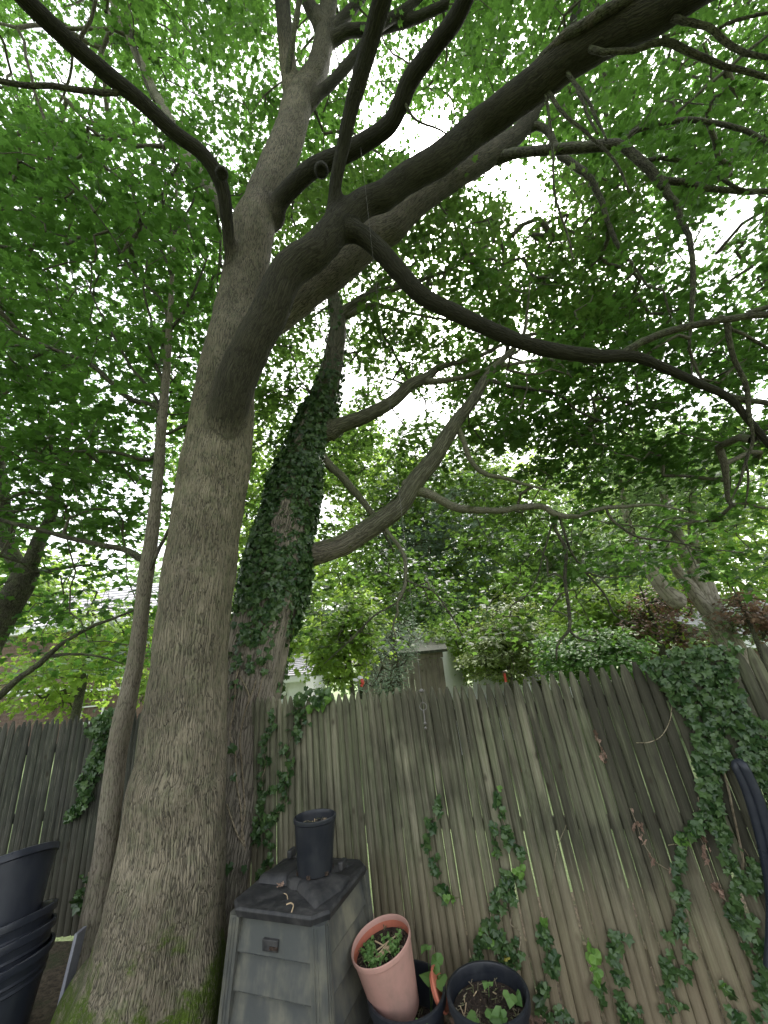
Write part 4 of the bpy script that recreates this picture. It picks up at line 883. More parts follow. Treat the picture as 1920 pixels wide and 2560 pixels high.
background_tree("japanese_maple", "low domed bright green tree just behind the fence right of the ivy trunk", b, [ell(868, 1590, 6.6, 92, 120, 0.6), ell(820, 1640, 6.5, 60, 70, 0.45), ell(905, 1530, 6.7, 60, 60, 0.5)], 560, 13, 0.062, M_leaf_br, 0.05, 2.7, MAPLE_LOW, spread=0.16, flat=0.3, layered=0.16, keep=0.85, clump=0.35)
b = G(985, 8.2)
background_tree("dark_evergreen", "dark green evergreen beside the grey shed", b, [ell(960, 1665, 8.2, 60, 85, 0.55), ell(1000, 1600, 8.4, 50, 70, 0.5)], 420, 12, 0.085, M_needle, 0.06, 3.2, NEEDLE, spread=0.2, flat=0.9, clump=0.4)
b = G(1260, 9.5)
background_tree("pale_layered_tree", "pale yellow green tree with flat tiers of leaves behind the shed", b, [ell(1270, 1570, 9.5, 90, 75, 0.9), ell(1230, 1640, 9.3, 80, 50, 0.8), ell(1320, 1630, 9.3, 60, 45, 0.7)], 620, 13, 0.085, M_leaf_yel, 0.06, 3.4, OVAL, spread=0.25, flat=0.22, layered=0.33, keep=0.8, clump=0.5)
b = G(1490, 7.0)
r = background_tree("flowering_dogwood", "green dogwood dotted with white flowers behind the middle of the fence", b, [ell(1480, 1630, 7.0, 110, 55, 0.8), ell(1540, 1650, 6.8, 60, 45, 0.6), ell(1410, 1640, 7.2, 70, 50, 0.6)], 460, 13, 0.085, M_leaf_dog, 0.05, 2.6, OVAL, spread=0.2, flat=0.3, layered=0.2, keep=0.85, clump=0.4)
cpts = np.vstack([np.array(ell(1500, 1640, 6.9, 100, 45, 0.7))[None, :3] + rng.normal(0, 1, (230, 3)) * np.array([0.45, 0.35, 0.22])])
leaf_stuff("blossom", OVAL, np.repeat(cpts, 4, 0) + rng.normal(0, 0.012, (920, 3)), basis(np.tile([[1, 0, 0.1], [0, 1, 0.1], [-1, 0, 0.1], [0, -1, 0.1]], (230, 1)) + rng.normal(0, 0.1, (920, 3)), np.array([0, 0, 1.0]) + rng.normal(0, 0.25, (920, 3))), np.full(920, 0.05), rng.random(920), M_petal, r)
b = G(1080, 17)
background_tree("white_pine", "tall blue green pine rising far behind the shed", b, [ell(1090, 1380, 17, 200, 190, 3.2), ell(1150, 1240, 17.5, 150, 140, 2.6), ell(1010, 1300, 17, 120, 130, 2.4), ell(980, 1200, 18, 90, 90, 2)], 2600, 16, 0.28, M_needle, 0.25, 13, NEEDLE, spread=0.5, flat=0.9, clump=1.4, bark=M_limb2)
for (nm, lab, gx, Y, crowns, n, leaf, mat, h, tm) in [
    ("broadleaf_tree", "soft light green tree filling the view above the dogwood", 1440, 14, [(1440, 1430, 190, 130), (1350, 1350, 120, 110), (1530, 1500, 110, 90)], 2200, 0.16, M_leaf_far, 8, OVAL),
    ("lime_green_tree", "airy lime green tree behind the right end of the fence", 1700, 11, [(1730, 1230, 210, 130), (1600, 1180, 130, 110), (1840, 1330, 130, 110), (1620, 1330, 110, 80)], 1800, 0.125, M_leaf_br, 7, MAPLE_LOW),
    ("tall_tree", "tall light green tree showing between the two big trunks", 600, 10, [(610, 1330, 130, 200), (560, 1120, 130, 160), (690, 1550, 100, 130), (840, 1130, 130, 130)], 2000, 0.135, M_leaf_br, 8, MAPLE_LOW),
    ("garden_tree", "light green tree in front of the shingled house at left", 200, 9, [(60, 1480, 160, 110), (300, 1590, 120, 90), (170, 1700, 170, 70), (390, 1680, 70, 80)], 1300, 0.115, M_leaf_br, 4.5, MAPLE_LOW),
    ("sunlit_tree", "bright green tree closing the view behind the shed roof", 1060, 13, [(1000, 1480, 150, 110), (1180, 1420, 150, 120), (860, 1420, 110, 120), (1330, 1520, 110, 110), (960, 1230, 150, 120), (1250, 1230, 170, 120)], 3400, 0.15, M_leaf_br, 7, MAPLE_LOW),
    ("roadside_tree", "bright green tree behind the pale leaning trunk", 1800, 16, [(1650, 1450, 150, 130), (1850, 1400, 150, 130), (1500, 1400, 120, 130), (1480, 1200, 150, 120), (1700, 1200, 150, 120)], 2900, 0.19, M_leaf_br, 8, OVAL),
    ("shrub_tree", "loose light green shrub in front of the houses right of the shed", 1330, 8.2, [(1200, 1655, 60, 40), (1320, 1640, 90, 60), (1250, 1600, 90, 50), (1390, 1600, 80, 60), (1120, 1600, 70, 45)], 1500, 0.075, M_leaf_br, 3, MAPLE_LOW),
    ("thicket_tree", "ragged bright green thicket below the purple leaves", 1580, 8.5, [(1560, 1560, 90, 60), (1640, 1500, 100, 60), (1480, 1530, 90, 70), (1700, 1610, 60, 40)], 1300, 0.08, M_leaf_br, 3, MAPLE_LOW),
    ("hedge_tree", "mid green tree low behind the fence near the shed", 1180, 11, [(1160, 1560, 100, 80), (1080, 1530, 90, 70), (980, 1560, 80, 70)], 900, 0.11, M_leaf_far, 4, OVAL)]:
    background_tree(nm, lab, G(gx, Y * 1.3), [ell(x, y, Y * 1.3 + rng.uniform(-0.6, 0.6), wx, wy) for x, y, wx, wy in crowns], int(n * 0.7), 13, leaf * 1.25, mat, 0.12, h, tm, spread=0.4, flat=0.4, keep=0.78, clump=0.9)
background_tree("purple_maple", "dark red leaved tree left of the pale leaning trunk", G(1640, 10), [ell(1650, 1530, 10, 80, 50, 0.9), ell(1590, 1580, 10, 55, 45, 0.7), ell(1720, 1600, 10, 60, 35, 0.7)], 210, 12, 0.085, M_leaf_pur, 0.09, 3.6, MAPLE_LOW, spread=0.22, flat=0.4, clump=0.5)
background_tree("small_purple_maple", "dark stemmed red leaved tree in front of the grey clapboard house", G(1872, 8), [ell(1885, 1520, 8, 75, 50, 0.7), ell(1950, 1560, 8, 60, 50, 0.6)], 150, 12, 0.08, M_leaf_pur, 0.055, 3.2, MAPLE_LOW, spread=0.22, flat=0.4, clump=0.5)

# pale leaning trunk at the right
pale = empty("leaning_pale_tree", (0, 0, 0), "big pale grey trunk leaning left behind the ivy topped fence", "tree")
bp = G(1850, 9.0); pale.location = (bp[0], bp[1], 0)
TP = Tree(pale)
pp = [(1862, 1690, 62), (1840, 1640, 56), (1812, 1585, 52), (1785, 1540, 50), (1764, 1500, 36), (1740, 1440, 30), (1700, 1350, 24), (1660, 1240, 18), (1640, 1120, 10)]
C = np.array([np.append(PY(x, y, 9.0), w / 2 * zc_at_Y(x, y, 9.0) / FPX) for x, y, w in pp]); C = np.vstack([[C[0][0] + 0.35, 9.0, -0.1, C[0][3] * 1.15], C])
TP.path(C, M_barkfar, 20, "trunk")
for pts in ([(1790, 1545, 40), (1750, 1500, 30), (1721, 1460, 26), (1690, 1420, 22), (1655, 1340, 14)], [(1785, 1535, 38), (1778, 1500, 32), (1764, 1450, 28), (1745, 1405, 24), (1730, 1300, 18), (1740, 1180, 10)], [(1690, 1500, 34), (1656, 1469, 32), (1630, 1430, 30), (1604, 1391, 26), (1570, 1310, 18), (1550, 1200, 10)]):
    TP.path([np.append(PY(x, y, 9.0), w / 2 * zc_at_Y(x, y, 9.0) / FPX) for x, y, w in pts], M_barkfar, 14, "limb")
S = np.vstack([np.array(ell(x, y, 9.0, 1, 1)[:3]) + rng.normal(0, 1, (n, 3)) * np.array(sg) for x, y, n, sg in ((1560, 1180, 260, (1.1, 0.8, 0.7)), (1740, 1150, 260, (1.1, 0.8, 0.7)), (1850, 1560, 60, (0.35, 0.3, 0.25)), (1650, 1300, 120, (0.8, 0.6, 0.5)))])
S, D = grow(TP, S, M_limb, "branches", 99, 0.004, sides=4); pos, B, sz, tone = sprays_to_leaves(S, D, 13, 0.12, 0.35, 0.4)
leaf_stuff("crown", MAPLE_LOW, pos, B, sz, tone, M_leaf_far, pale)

# far wood closing the view
wood_k = [("far_tree", "distant green tree over the house roof at far left", -26, 24, 11), ("far_tree", "distant tree behind the left house chimney side", -15, 27, 13), ("far_tree", "distant tree seen between maple and slender trunk", -8, 24, 12), ("far_tree", "distant tree behind the ivy covered trunk", -2.5, 28, 13), ("far_tree", "distant tree to the right of the blue green pine", 6, 30, 13), ("far_tree", "distant tree behind the dogwood", 12, 26, 11), ("far_tree", "distant tree beyond the purple leaves", 19, 27, 12), ("far_tree", "distant tree at the far right edge over the grey house", 29, 25, 12)]
for nm, lab, x, y, h in wood_k:
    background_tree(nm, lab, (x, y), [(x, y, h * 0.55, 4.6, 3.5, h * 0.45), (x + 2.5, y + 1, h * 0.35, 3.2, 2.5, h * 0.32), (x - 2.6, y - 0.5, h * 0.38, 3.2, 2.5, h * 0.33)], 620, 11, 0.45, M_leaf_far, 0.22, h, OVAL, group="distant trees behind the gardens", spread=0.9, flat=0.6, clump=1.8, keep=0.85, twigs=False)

# ================================================================ ivy
IVY_MESH = leaf_meshes("ivy_leaf", IVY, [M_ivy], 5); HEART_NEW = leaf_meshes("young_leaf", HEART, [M_ivy_new], 3)
IVY_YEL = leaf_meshes("yellow_leaf", IVY, [M_ivy_yel], 1); DRY_MESH = leaf_meshes("dry_leaf", IVY, [M_dry], 2)
for me_ in DRY_MESH:
    for v in me_.vertices: v.co.x *= 0.45; v.co.z += 0.25 * abs(v.co.y)
FN3 = np.array([FNn[0], FNn[1], 0.0]); FD3 = np.array([FD[0], FD[1], 0.0])
def vine(label, strands, size=0.072, young=0.0, per_m=40, mass=None, stem=True, dry=None, base_px=None, off=0.04, yellow=None, name="ivy_vine"):
    """strands: list of [(x, y, half width in px) ...] read off the fence in the photograph"""
    p0 = onF(*(base_px or strands[0][-1][:2])); root = empty(name, (p0[0] + FN3[0] * 0.03, p0[1] + FN3[1] * 0.03, max(p0[2], 0.0)), label, "ivy", "ivy on the long fence")
    pos, yg = [], []
    stems = MB()
    for st in strands:
        C = np.array([np.append(onF(x, y, 0.032), w) for x, y, w in st]); P = smooth_path(C, 0.02)
        Q = P[:, :3] + rng.normal(0, 0.004, (len(P), 3)); stems.tube(Q[::2], 0.0028, 5)
        L = np.concatenate([[0], np.cumsum(np.linalg.norm(np.diff(P[:, :3], axis=0), axis=1))]); n = int(per_m * L[-1] * (0.5 + P[:, 3].mean() / 24))
        for l in np.sort(rng.uniform(0, L[-1], n)):
            i = min(int(np.searchsorted(L, l)), len(P) - 1); z = (P[i, :3] - CAM) @ FW; wd = P[i, 3] * z / FPX
            q = P[i, :3] + FD3 * rng.normal(0, 0.55) * wd + np.array([0, 0, 1]) * rng.normal(0, 0.4) * wd + FN3 * rng.uniform(0.0, off)
            pos.append(q); yg.append(l / L[-1] < young)
    for poly, n, dep in (mass or []):
        poly = np.array(poly, float); x0, y0 = poly.min(0); x1, y1 = poly.max(0); k = 0
        while k < n:
            x, y = rng.uniform(x0, x1), rng.uniform(y0, y1); inside = False; j = len(poly) - 1
            for i in range(len(poly)):
                if (poly[i, 1] > y) != (poly[j, 1] > y) and x < (poly[j, 0] - poly[i, 0]) * (y - poly[i, 1]) / (poly[j, 1] - poly[i, 1]) + poly[i, 0]: inside = not inside
                j = i
            if inside: pos.append(onF(x, y, rng.uniform(0.03, dep))); yg.append(False); k += 1
    pos = np.array(pos); yg = np.array(yg, bool); n = len(pos)
    ax = np.array([0, 0, -1.0]) + rng.normal(0, 0.55, (n, 3)) + FN3 * 0.15; nr = FN3 + np.array([0, 0, 0.55]) + rng.normal(0, 0.42, (n, 3))
    B = basis(ax, nr); sz = size * rng.uniform(0.55, 1.2, n); sz[yg] *= rng.uniform(0.6, 1.05, yg.sum())
    if stem: stems.obj("stem", M_vine, root, True)
    yel = np.zeros(n, bool)
    if yellow is not None:
        d = ((np.column_stack(proj(pos)[:2]) - np.array(yellow)) ** 2).sum(1); yel[d.argmin()] = True
    order = np.argsort(-(sz / ((pos - CAM) @ FW))); big = np.zeros(n, bool); big[order[:300]] = True
    pick = np.where(yg, 5 + rng.integers(0, 3, n), rng.integers(0, 5, n)); pick[yel] = 8
    put_leaves("leaf", IVY_MESH + HEART_NEW + IVY_YEL, pos[big], B[big], sz[big], root, pick[big])
    if (~big).sum(): leaf_stuff("foliage", IVY, pos[~big], B[~big], sz[~big], rng.random((~big).sum()), M_ivy_stuff, root)
    return root
vine("ivy strand hanging from the fence top beside the ivy covered trunk down to the composter", [[(735, 1775, 14), (757, 1800, 12), (748, 1825, 16), (728, 1848, 22), (712, 1878, 20), (720, 1910, 20), (718, 1945, 18), (712, 1985, 18), (711, 2015, 14), (690, 2036, 20), (668, 2060, 14), (672, 2110, 12), (678, 2143, 10), (650, 2190, 5)],
     [(711, 1965, 8), (690, 1975, 10), (664, 1985, 12)], [(672, 1770, 8), (690, 1800, 14), (665, 1850, 8), (664, 1905, 18), (656, 1950, 12), (655, 2000, 12), (640, 2130, 8)]], 0.066, 0.0, 66,
     mass=[([(735, 1742), (770, 1720), (830, 1725), (835, 1748), (800, 1760), (762, 1790), (738, 1775)], 60, 0.10)])
vine("cluster of bright young ivy leaves on the fence top near the ivy covered trunk", [[(830, 1742, 7), (810, 1755, 14), (800, 1768, 14), (785, 1772, 10)]], 0.078, 1.0, 95)
vine("short ivy strand on the middle boards ending in bright leaves to the right", [[(1150, 2243, 8), (1128, 2248, 10), (1105, 2222, 12), (1090, 2170, 10), (1073, 2115, 12), (1080, 2070, 14), (1092, 2030, 12), (1097, 1985, 8)]], 0.060, 0.12, 62)
vine("tall ivy strand climbing above the black tub beside the open gap in the boards", [[(1244, 1963, 4), (1249, 2012, 7), (1260, 2055, 9), (1277, 2104, 12), (1300, 2135, 10)], [(1236, 2058, 5), (1241, 2104, 8)], [(1232, 2133, 5), (1255, 2128, 8)], [(1300, 2170, 14), (1277, 2195, 22), (1262, 2240, 22), (1240, 2290, 20), (1235, 2330, 24), (1265, 2350, 28), (1262, 2390, 24), (1268, 2425, 18)], [(1215, 2320, 18), (1200, 2370, 14), (1190, 2410, 16), (1180, 2450, 12)]], 0.062, 0.05, 95, yellow=(1269, 2385))
vine("ivy strand with a bright tip right of the black tub", [[(1363, 2290, 5), (1357, 2330, 12), (1371, 2365, 18), (1377, 2400, 16), (1366, 2440, 14), (1362, 2475, 5), (1350, 2505, 22), (1372, 2530, 26), (1420, 2545, 20)]], 0.068, 0.08, 68)
vine("thin ivy strand with one large bright heart shaped leaf low on the right boards", [[(1470, 2352, 6), (1482, 2372, 9), (1489, 2400, 9), (1494, 2438, 9), (1497, 2482, 14), (1503, 2520, 20), (1515, 2550, 22)]], 0.074, 0.55, 50)
vine("bushy dark ivy strand beside the thin bright one low on the right boards", [[(1525, 2322, 8), (1543, 2350, 20), (1530, 2380, 20), (1543, 2410, 18), (1549, 2440, 14)], [(1535, 2500, 20), (1570, 2520, 24), (1560, 2545, 24)], [(1566, 2332, 8)]*1 + [(1568, 2345, 6)]], 0.064, 0.03, 85)
vine("long ragged ivy strand running down from the bright leaves below the ivy mass", [[(1745, 1990, 10), (1752, 2045, 14), (1735, 2070, 14), (1708, 2100, 6), (1690, 2180, 10), (1697, 2215, 14), (1704, 2250, 10), (1700, 2300, 14), (1680, 2330, 18), (1672, 2370, 22), (1684, 2400, 16), (1676, 2445, 22), (1668, 2490, 24), (1678, 2540, 22)], [(1708, 2300, 4), (1713, 2337, 10), (1715, 2375, 9), (1710, 2440, 6)]], 0.060, 0.0, 66)
vine("few bright heart shaped ivy leaves halfway up the right boards", [[(1735, 2066, 4), (1712, 2090, 9), (1694, 2115, 11), (1672, 2112, 7)]], 0.062, 1.0, 48)
vine("small lone ivy shoot near the bottom right corner of the fence", [[(1806, 2440, 7), (1810, 2470, 12), (1822, 2500, 16), (1838, 2535, 12)]], 0.066, 0.18, 80)
vine("loose ivy chain down the far right edge of the fence", [[(1800, 2083, 10), (1825, 2150, 16), (1850, 2200, 18), (1840, 2250, 24), (1868, 2290, 28), (1890, 2350, 24), (1905, 2410, 18), (1900, 2470, 18), (1905, 2540, 20)], [(1822, 2258, 6), (1842, 2300, 14), (1858, 2335, 10)], [(1862, 2120, 14), (1885, 2180, 18), (1905, 2230, 20)]], 0.060, 0.0, 85)
vine("thick dark ivy mass tumbling over the fence top at the right", [[(1620, 1668, 8), (1700, 1640, 12), (1790, 1625, 12), (1845, 1625, 8)], [(1770, 1900, 16), (1780, 1980, 20), (1800, 2060, 20), (1812, 2100, 8)]], 0.056, 0.0, 80,
     mass=[([(1600, 1672), (1650, 1640), (1690, 1615), (1720, 1628), (1770, 1612), (1815, 1625), (1838, 1650), (1850, 1720), (1872, 1770), (1830, 1800), (1850, 1850), (1815, 1830), (1795, 1900), (1770, 1900), (1735, 1860), (1712, 1800), (1672, 1745), (1640, 1705)], 480, 0.085),
           ([(1735, 1850), (1800, 1830), (1830, 1900), (1800, 1960), (1810, 2060), (1790, 2090), (1760, 2030), (1740, 1960)], 150, 0.08),
           ([(1850, 1770), (1890, 1790), (1940, 1830), (1960, 1960), (1930, 2010), (1880, 1930), (1845, 1880)], 230, 0.08),
           ([(1890, 2020), (1960, 2010), (1980, 2120), (1935, 2120)], 40, 0.08)])
# ivy on the back fence
def vine_back(label, pts, n):
    P = np.array([PY(x, y, LFY - 0.04) for x, y, w in pts]); root = empty("ivy_vine", P[-1], label, "ivy")
    C = np.column_stack([P, [w for _, _, w in pts]]); Q = smooth_path(C, 0.02); k = rng.integers(0, len(Q), n); z = (Q[k, :3] - CAM) @ FW
    pos = Q[k, :3] + np.column_stack([rng.normal(0, 0.5, n) * Q[k, 3] * z / FPX, -rng.uniform(0, 0.1, n), rng.normal(0, 0.4, n) * Q[k, 3] * z / FPX])
    B = basis(np.array([0, 0, -1.0]) + rng.normal(0, 0.5, (n, 3)), np.array([0, -1, 0.5]) + rng.normal(0, 0.4, (n, 3))); m = MB(); m.tube(Q[::3, :3], 0.004, 5); m.obj("stem", M_vine, root, True)
    put_leaves("leaf", IVY_MESH, pos, B, 0.085 * rng.uniform(0.6, 1.2, n), root, rng.integers(0, 5, n))
vine_back("shaded ivy hanging down the dark back fence left of the slender trunk", [(290, 1795, 30), (255, 1815, 35), (260, 1850, 28), (245, 1900, 24), (225, 1945, 22), (222, 1990, 20), (200, 2020, 14), (190, 2035, 8)], 190)
vine_back("low ivy shoot on the dark back fence just left of the slender trunk", [(222, 2180, 8), (215, 2210, 10), (205, 2240, 8), (212, 2270, 4)], 18)

# ivy wrapped round the leaning trunk
wrap = empty("trunk_ivy", (-1.62, 3.9, 0.3), "dense ivy sleeve wrapped round the leaning trunk", "ivy")
T_, N_, B_ = frames(ivy_path[:, :3]); vy = proj(ivy_path[:, :3])[1]
dens = np.interp(vy, [900, 985, 1060, 1120, 1420, 1500, 1580, 1660, 1740, 1820, 2000], [0.12, 0.5, 0.95, 1, 1, 0.85, 0.5, 0.25, 0.08, 0.04, 0.015])
seg = np.linalg.norm(np.gradient(ivy_path[:, :3], axis=0), axis=1); wgt = dens * ivy_path[:, 3] * seg; wgt /= wgt.sum()
k = rng.choice(len(ivy_path), 9000, p=wgt); th = rng.uniform(0, 2 * np.pi, 9000)
rad_d = np.cos(th)[:, None] * N_[k] + np.sin(th)[:, None] * B_[k]
lump = 1 + 0.12 * np.sin(3 * th + k * 0.08) + 0.08 * np.sin(k * 0.21)
pos = ivy_path[k, :3] + rad_d * (ivy_path[k, 3] * lump + rng.uniform(0.005, 0.055, 9000))[:, None] + T_[k] * rng.uniform(-0.03, 0.03, (9000, 1))
kp = (np.sin(th * 2.0 + vy[k] * 0.02) + np.sin(th * 5 + vy[k] * 0.05) > np.interp(vy[k], [900, 1100, 1400, 1600, 1800], [-0.6, -3, -3, -1.0, 0.2])); pos, rad_d, k = pos[kp], rad_d[kp], k[kp]; n = len(pos)
B = basis(-T_[k] + rng.normal(0, 0.5, (n, 3)), rad_d + np.array([0, 0, 0.5]) + rng.normal(0, 0.4, (n, 3))); sz = 0.078 * rng.uniform(0.6, 1.25, n)
facing = ((CAM - pos) * rad_d).sum(1) > 0; order = np.argsort(-(sz / ((pos - CAM) @ FW)) * facing); big = np.zeros(n, bool); big[order[:300]] = True
put_leaves("leaf", IVY_MESH, pos[big], B[big], sz[big], wrap, rng.integers(0, 5, big.sum()))
leaf_stuff("foliage", IVY, pos[~big], B[~big], sz[~big], rng.random((~big).sum()), M_ivy_stuff, wrap)
def on_trunk(x, y, off=0.012):
    """the point of the leaning trunk's near side seen at (x, y)"""
    d = unit(ray(x, y)); best = None
    for t in np.arange(3.0, 8.0, 0.01):
        q = CAM + d * t; dd = np.linalg.norm(ivy_path[:, :3] - q, axis=1) - ivy_path[:, 3]
        if dd.min() < off: return q
    return CAM + d * 4.2
for st in ([(588, 1880), (592, 1960), (601, 2010), (606, 2075), (612, 2120), (612, 2200)], [(604, 1900), (608, 1960), (612, 2030), (604, 2080), (608, 2115)], [(567, 2010), (580, 2050), (595, 2090), (610, 2112)], [(612, 1780), (628, 1740), (640, 1700)], [(604, 1900), (600, 1850), (610, 1790), (622, 1740), (600, 1690)], [(588, 1880), (575, 1830), (585, 1770), (590, 1700), (605, 1640)], [(640, 1760), (655, 1700), (668, 1640)]):
    P = np.array([on_trunk(x, y) for x, y in st]); m = MB(); m.tube(smooth_path(P, 0.03), 0.0075, 6); m.obj("stem", M_vine, wrap, True)
# bare dry tendrils and withered leaves on the fence
def tendril(label, pts, r=0.0028, dry=0, mat=None, off=0.035):
    P = np.array([onF(x, y, off + 0.01 * math.sin(i * 2.0)) for i, (x, y) in enumerate(pts)]); root = empty("dry_tendril", P[0], label, "dry vine")
    m = MB(); m.tube(smooth_path(P, 0.02), r, 5); m.obj("stem", mat or M_vine, root, True)
    if dry:
        Q = smooth_path(P, 0.01); kk = rng.integers(0, len(Q), dry); pos = Q[kk] + rng.normal(0, 0.012, (dry, 3)) + FN3 * 0.01
        put_leaves("withered_leaf", DRY_MESH, pos, basis(np.array([0, 0, -1.0]) + rng.normal(0, 0.5, (dry, 3)), FN3 + rng.normal(0, 0.5, (dry, 3))), 0.048 * rng.uniform(0.5, 1.2, dry), root, rng.integers(0, 2, dry))
tendril("strand of pinkish dry leaves hanging right of the bright ivy leaves", [(1748, 2090), (1760, 2115), (1768, 2150), (1778, 2180), (1790, 2215), (1805, 2245)], dry=16)
tendril("dark withered strand in the slit of the right boards", [(1484, 1825), (1495, 1850), (1505, 1880), (1512, 1900)], dry=10)
tendril("withered strand leading down to the ragged ivy", [(1575, 2020), (1592, 2060), (1605, 2100), (1622, 2130), (1640, 2155), (1680, 2180)], dry=14)
tendril("pale bare tendril looped across the dark right boards", [(1590, 1857), (1625, 1855), (1655, 1838), (1675, 1800), (1680, 1760)])
tendril("kinked pale tendril above the black tub", [(1282, 2272), (1277, 2310), (1296, 2325), (1302, 2345), (1298, 2375)], 0.003)
tendril("thin curved tendril in the middle of the right boards", [(1416, 2062), (1402, 2095), (1390, 2130), (1385, 2180), (1380, 2240)], 0.0018)
tendril("long woody ivy stem down the right edge boards", [(1800, 1900), (1818, 1960), (1835, 2040), (1850, 2110), (1858, 2150), (1855, 2175)], 0.006)

# ================================================================ things by the fence
def frame_at(c, rz): return Matrix.Translation(Vector([float(v) for v in c])) @ Matrix.Rotation(rz, 4, 'Z')
# ---- composter
CX, CY, CR = -0.735, 3.13, math.radians(-19)
comp = empty("composter", (CX, CY, 0), "square grey black plastic composter with a wide lid beside the maple trunk", "composter", None, CR)
def loc(parent): return dict(parent=parent, world_space=False)
HB, HT, ZT = 0.358, 0.308, 0.83
def side_panel(sgn_axis, dirn, name, door=False):
    """one ribbed, inward leaning wall; built facing -y and turned"""
    R = Matrix.Rotation(dirn, 3, 'Z'); R = np.array(R); m = MB(); n = 5
    for k in range(n):
        z0, z1 = 0.02 + k * (ZT - 0.05) / n, 0.02 + (k + 1) * (ZT - 0.05) / n
        f = lambda z: HB + (HT - HB) * z / ZT
        a0, a1 = f(z0), f(z1); w0, w1 = a0 - 0.055, a1 - 0.055
        lip = 0.022
        q = [(-w0, -a0 + 0.004, z0), (w0, -a0 + 0.004, z0), (w0, -a0 + 0.03, z0), (-w0, -a0 + 0.03, z0)]
        t = [(-w1, -a1 + 0.004 + lip, z1 - 0.012), (w1, -a1 + 0.004 + lip, z1 - 0.012), (w1, -a1 + 0.03, z1 - 0.012), (-w1, -a1 + 0.03, z1 - 0.012)]
        m.hexa([R @ np.array(v) for v in q], [R @ np.array(v) for v in t])
        q2 = t; t2 = [(-w1, -a1 + 0.001, z1), (w1, -a1 + 0.001, z1), (w1, -a1 + 0.03, z1), (-w1, -a1 + 0.03, z1)]
        m.hexa([R @ np.array(v) for v in q2], [R @ np.array(v) for v in t2])
    o = m.obj(name, M_comp, bevel=0.004, **loc(comp)); return o
for i, d in enumerate((0, math.pi / 2, math.pi, -math.pi / 2)): side_panel(None, d, "side_panel")
for sx, sy in ((1, -1), (1, 1), (-1, 1), (-1, -1)):
    m = MB()
    def ring(h, z, o_=0.0): return [(sx * (h - 0.075), sy * (h - 0.075), z), (sx * (h + o_), sy * (h - 0.075), z), (sx * (h + o_), sy * (h - 0.012), z), (sx * (h - 0.012), sy * (h + o_), z), (sx * (h - 0.075), sy * (h + o_), z)]
    lo, hi = ring(HB, 0.0, 0.012), ring(HT, ZT - 0.03, 0.010)
    fs = [tuple(range(5))[::-1], tuple(range(5, 10))] + [(i, (i + 1) % 5, 5 + (i + 1) % 5, 5 + i) for i in range(5)]
    m.add(lo + hi, fs)
    for off in (0.03, 0.05):      # raised seams running down the corner flange
        for (a, b) in (((sx * (HB - off), sy * (HB + 0.013), 0.01), (sx * (HT - off), sy * (HT + 0.011), ZT - 0.04)), ((sx * (HB + 0.013), sy * (HB - off), 0.01), (sx * (HT + 0.011), sy * (HT - off), ZT - 0.04))): m.tube([a, b], 0.0045, 6)
    o = m.obj("corner_post", M_comp, **loc(comp))
m = MB()                          # lid: skirted plate with cut corners, raised lobes and a sunken cross
def octo(h, c, z): return [(-h + c, -h, z), (h - c, -h, z), (h, -h + c, z), (h, h - c, z), (h - c, h, z), (-h + c, h, z), (-h, h - c, z), (-h, -h + c, z)]
V = octo(0.322, 0.075, ZT - 0.035) + octo(0.330, 0.075, ZT) + octo(0.320, 0.075, ZT + 0.012) + octo(0.28, 0.065, ZT + 0.008)
F = [tuple(range(8))[::-1], tuple(range(24, 32))] + [(r * 8 + i, r * 8 + (i + 1) % 8, (r + 1) * 8 + (i + 1) % 8, (r + 1) * 8 + i) for r in range(3) for i in range(8)]
m.add(V, F); lid = m.obj("lid", M_lid, bevel=0.004, **loc(comp))
def lobe(ang, half_w, r0, r1, h0, h1, nm="lid_lobe"):
    """raised wedge pad pointing outwards from the handle"""
    m = MB(); ca, sa = math.cos(ang), math.sin(ang); g = []
    nu, nv = 19, 19
    for i in range(nu):
        u = i / (nu - 1); r = r0 + (r1 - r0) * u; w = half_w * (0.55 + 0.45 * u)
        for j in range(nv):
            v = -1 + 2 * j / (nv - 1); edge = max(abs(v), abs(2 * u - 1)); e = min(1.0, (1 - edge) / 0.4); z = ZT + 0.010 + (h0 + (h1 - h0) * u) * math.sqrt(max(0, 1 - (1 - e) ** 2))
            x, y = r, v * w; lim = 0.30
            X, Y = ca * x - sa * y, sa * x + ca * y; g.append((max(-lim, min(lim, X)), max(-lim, min(lim, Y)), z))
    F = [(i * nv + j, (i + 1) * nv + j, (i + 1) * nv + j + 1, i * nv + j + 1) for i in range(nu - 1) for j in range(nv - 1)]
    m.add(g, F); return m.obj(nm, M_lid, smooth='all', **loc(comp))
lobe(math.radians(-18), 0.17, 0.045, 0.30, 0.055, 0.03); lobe(math.radians(162), 0.17, 0.06, 0.31, 0.055, 0.028); lobe(math.radians(75), 0.16, 0.05, 0.30, 0.045, 0.02)
m = MB(); m.lathe([(0.001, ZT + 0.055), (0.08, ZT + 0.055), (0.10, ZT + 0.045), (0.105, ZT + 0.01)], 20); m.obj("lid_knob", M_lid, smooth=True, **loc(comp))
for hx, hy in ((0.23, 0.10), (-0.22, 0.20)):
    m = MB(); m.box((hx, hy, ZT + 0.07), (0.035, 0.075, 0.05)); m.obj("hinge", M_lid, bevel=0.01, **loc(comp))
f_ = lambda z: HB + (HT - HB) * z / ZT
m = MB(); m.box((-0.02, -f_(0.70) + 0.012, 0.69), (0.10, 0.03, 0.05)); m.obj("latch", M_lid, bevel=0.003, **loc(comp))
m = MB(); m.box((0.005, -f_(0.685) - 0.001, 0.683), (0.052, 0.012, 0.014)); m.obj("latch_slot", M_soil, **loc(comp))
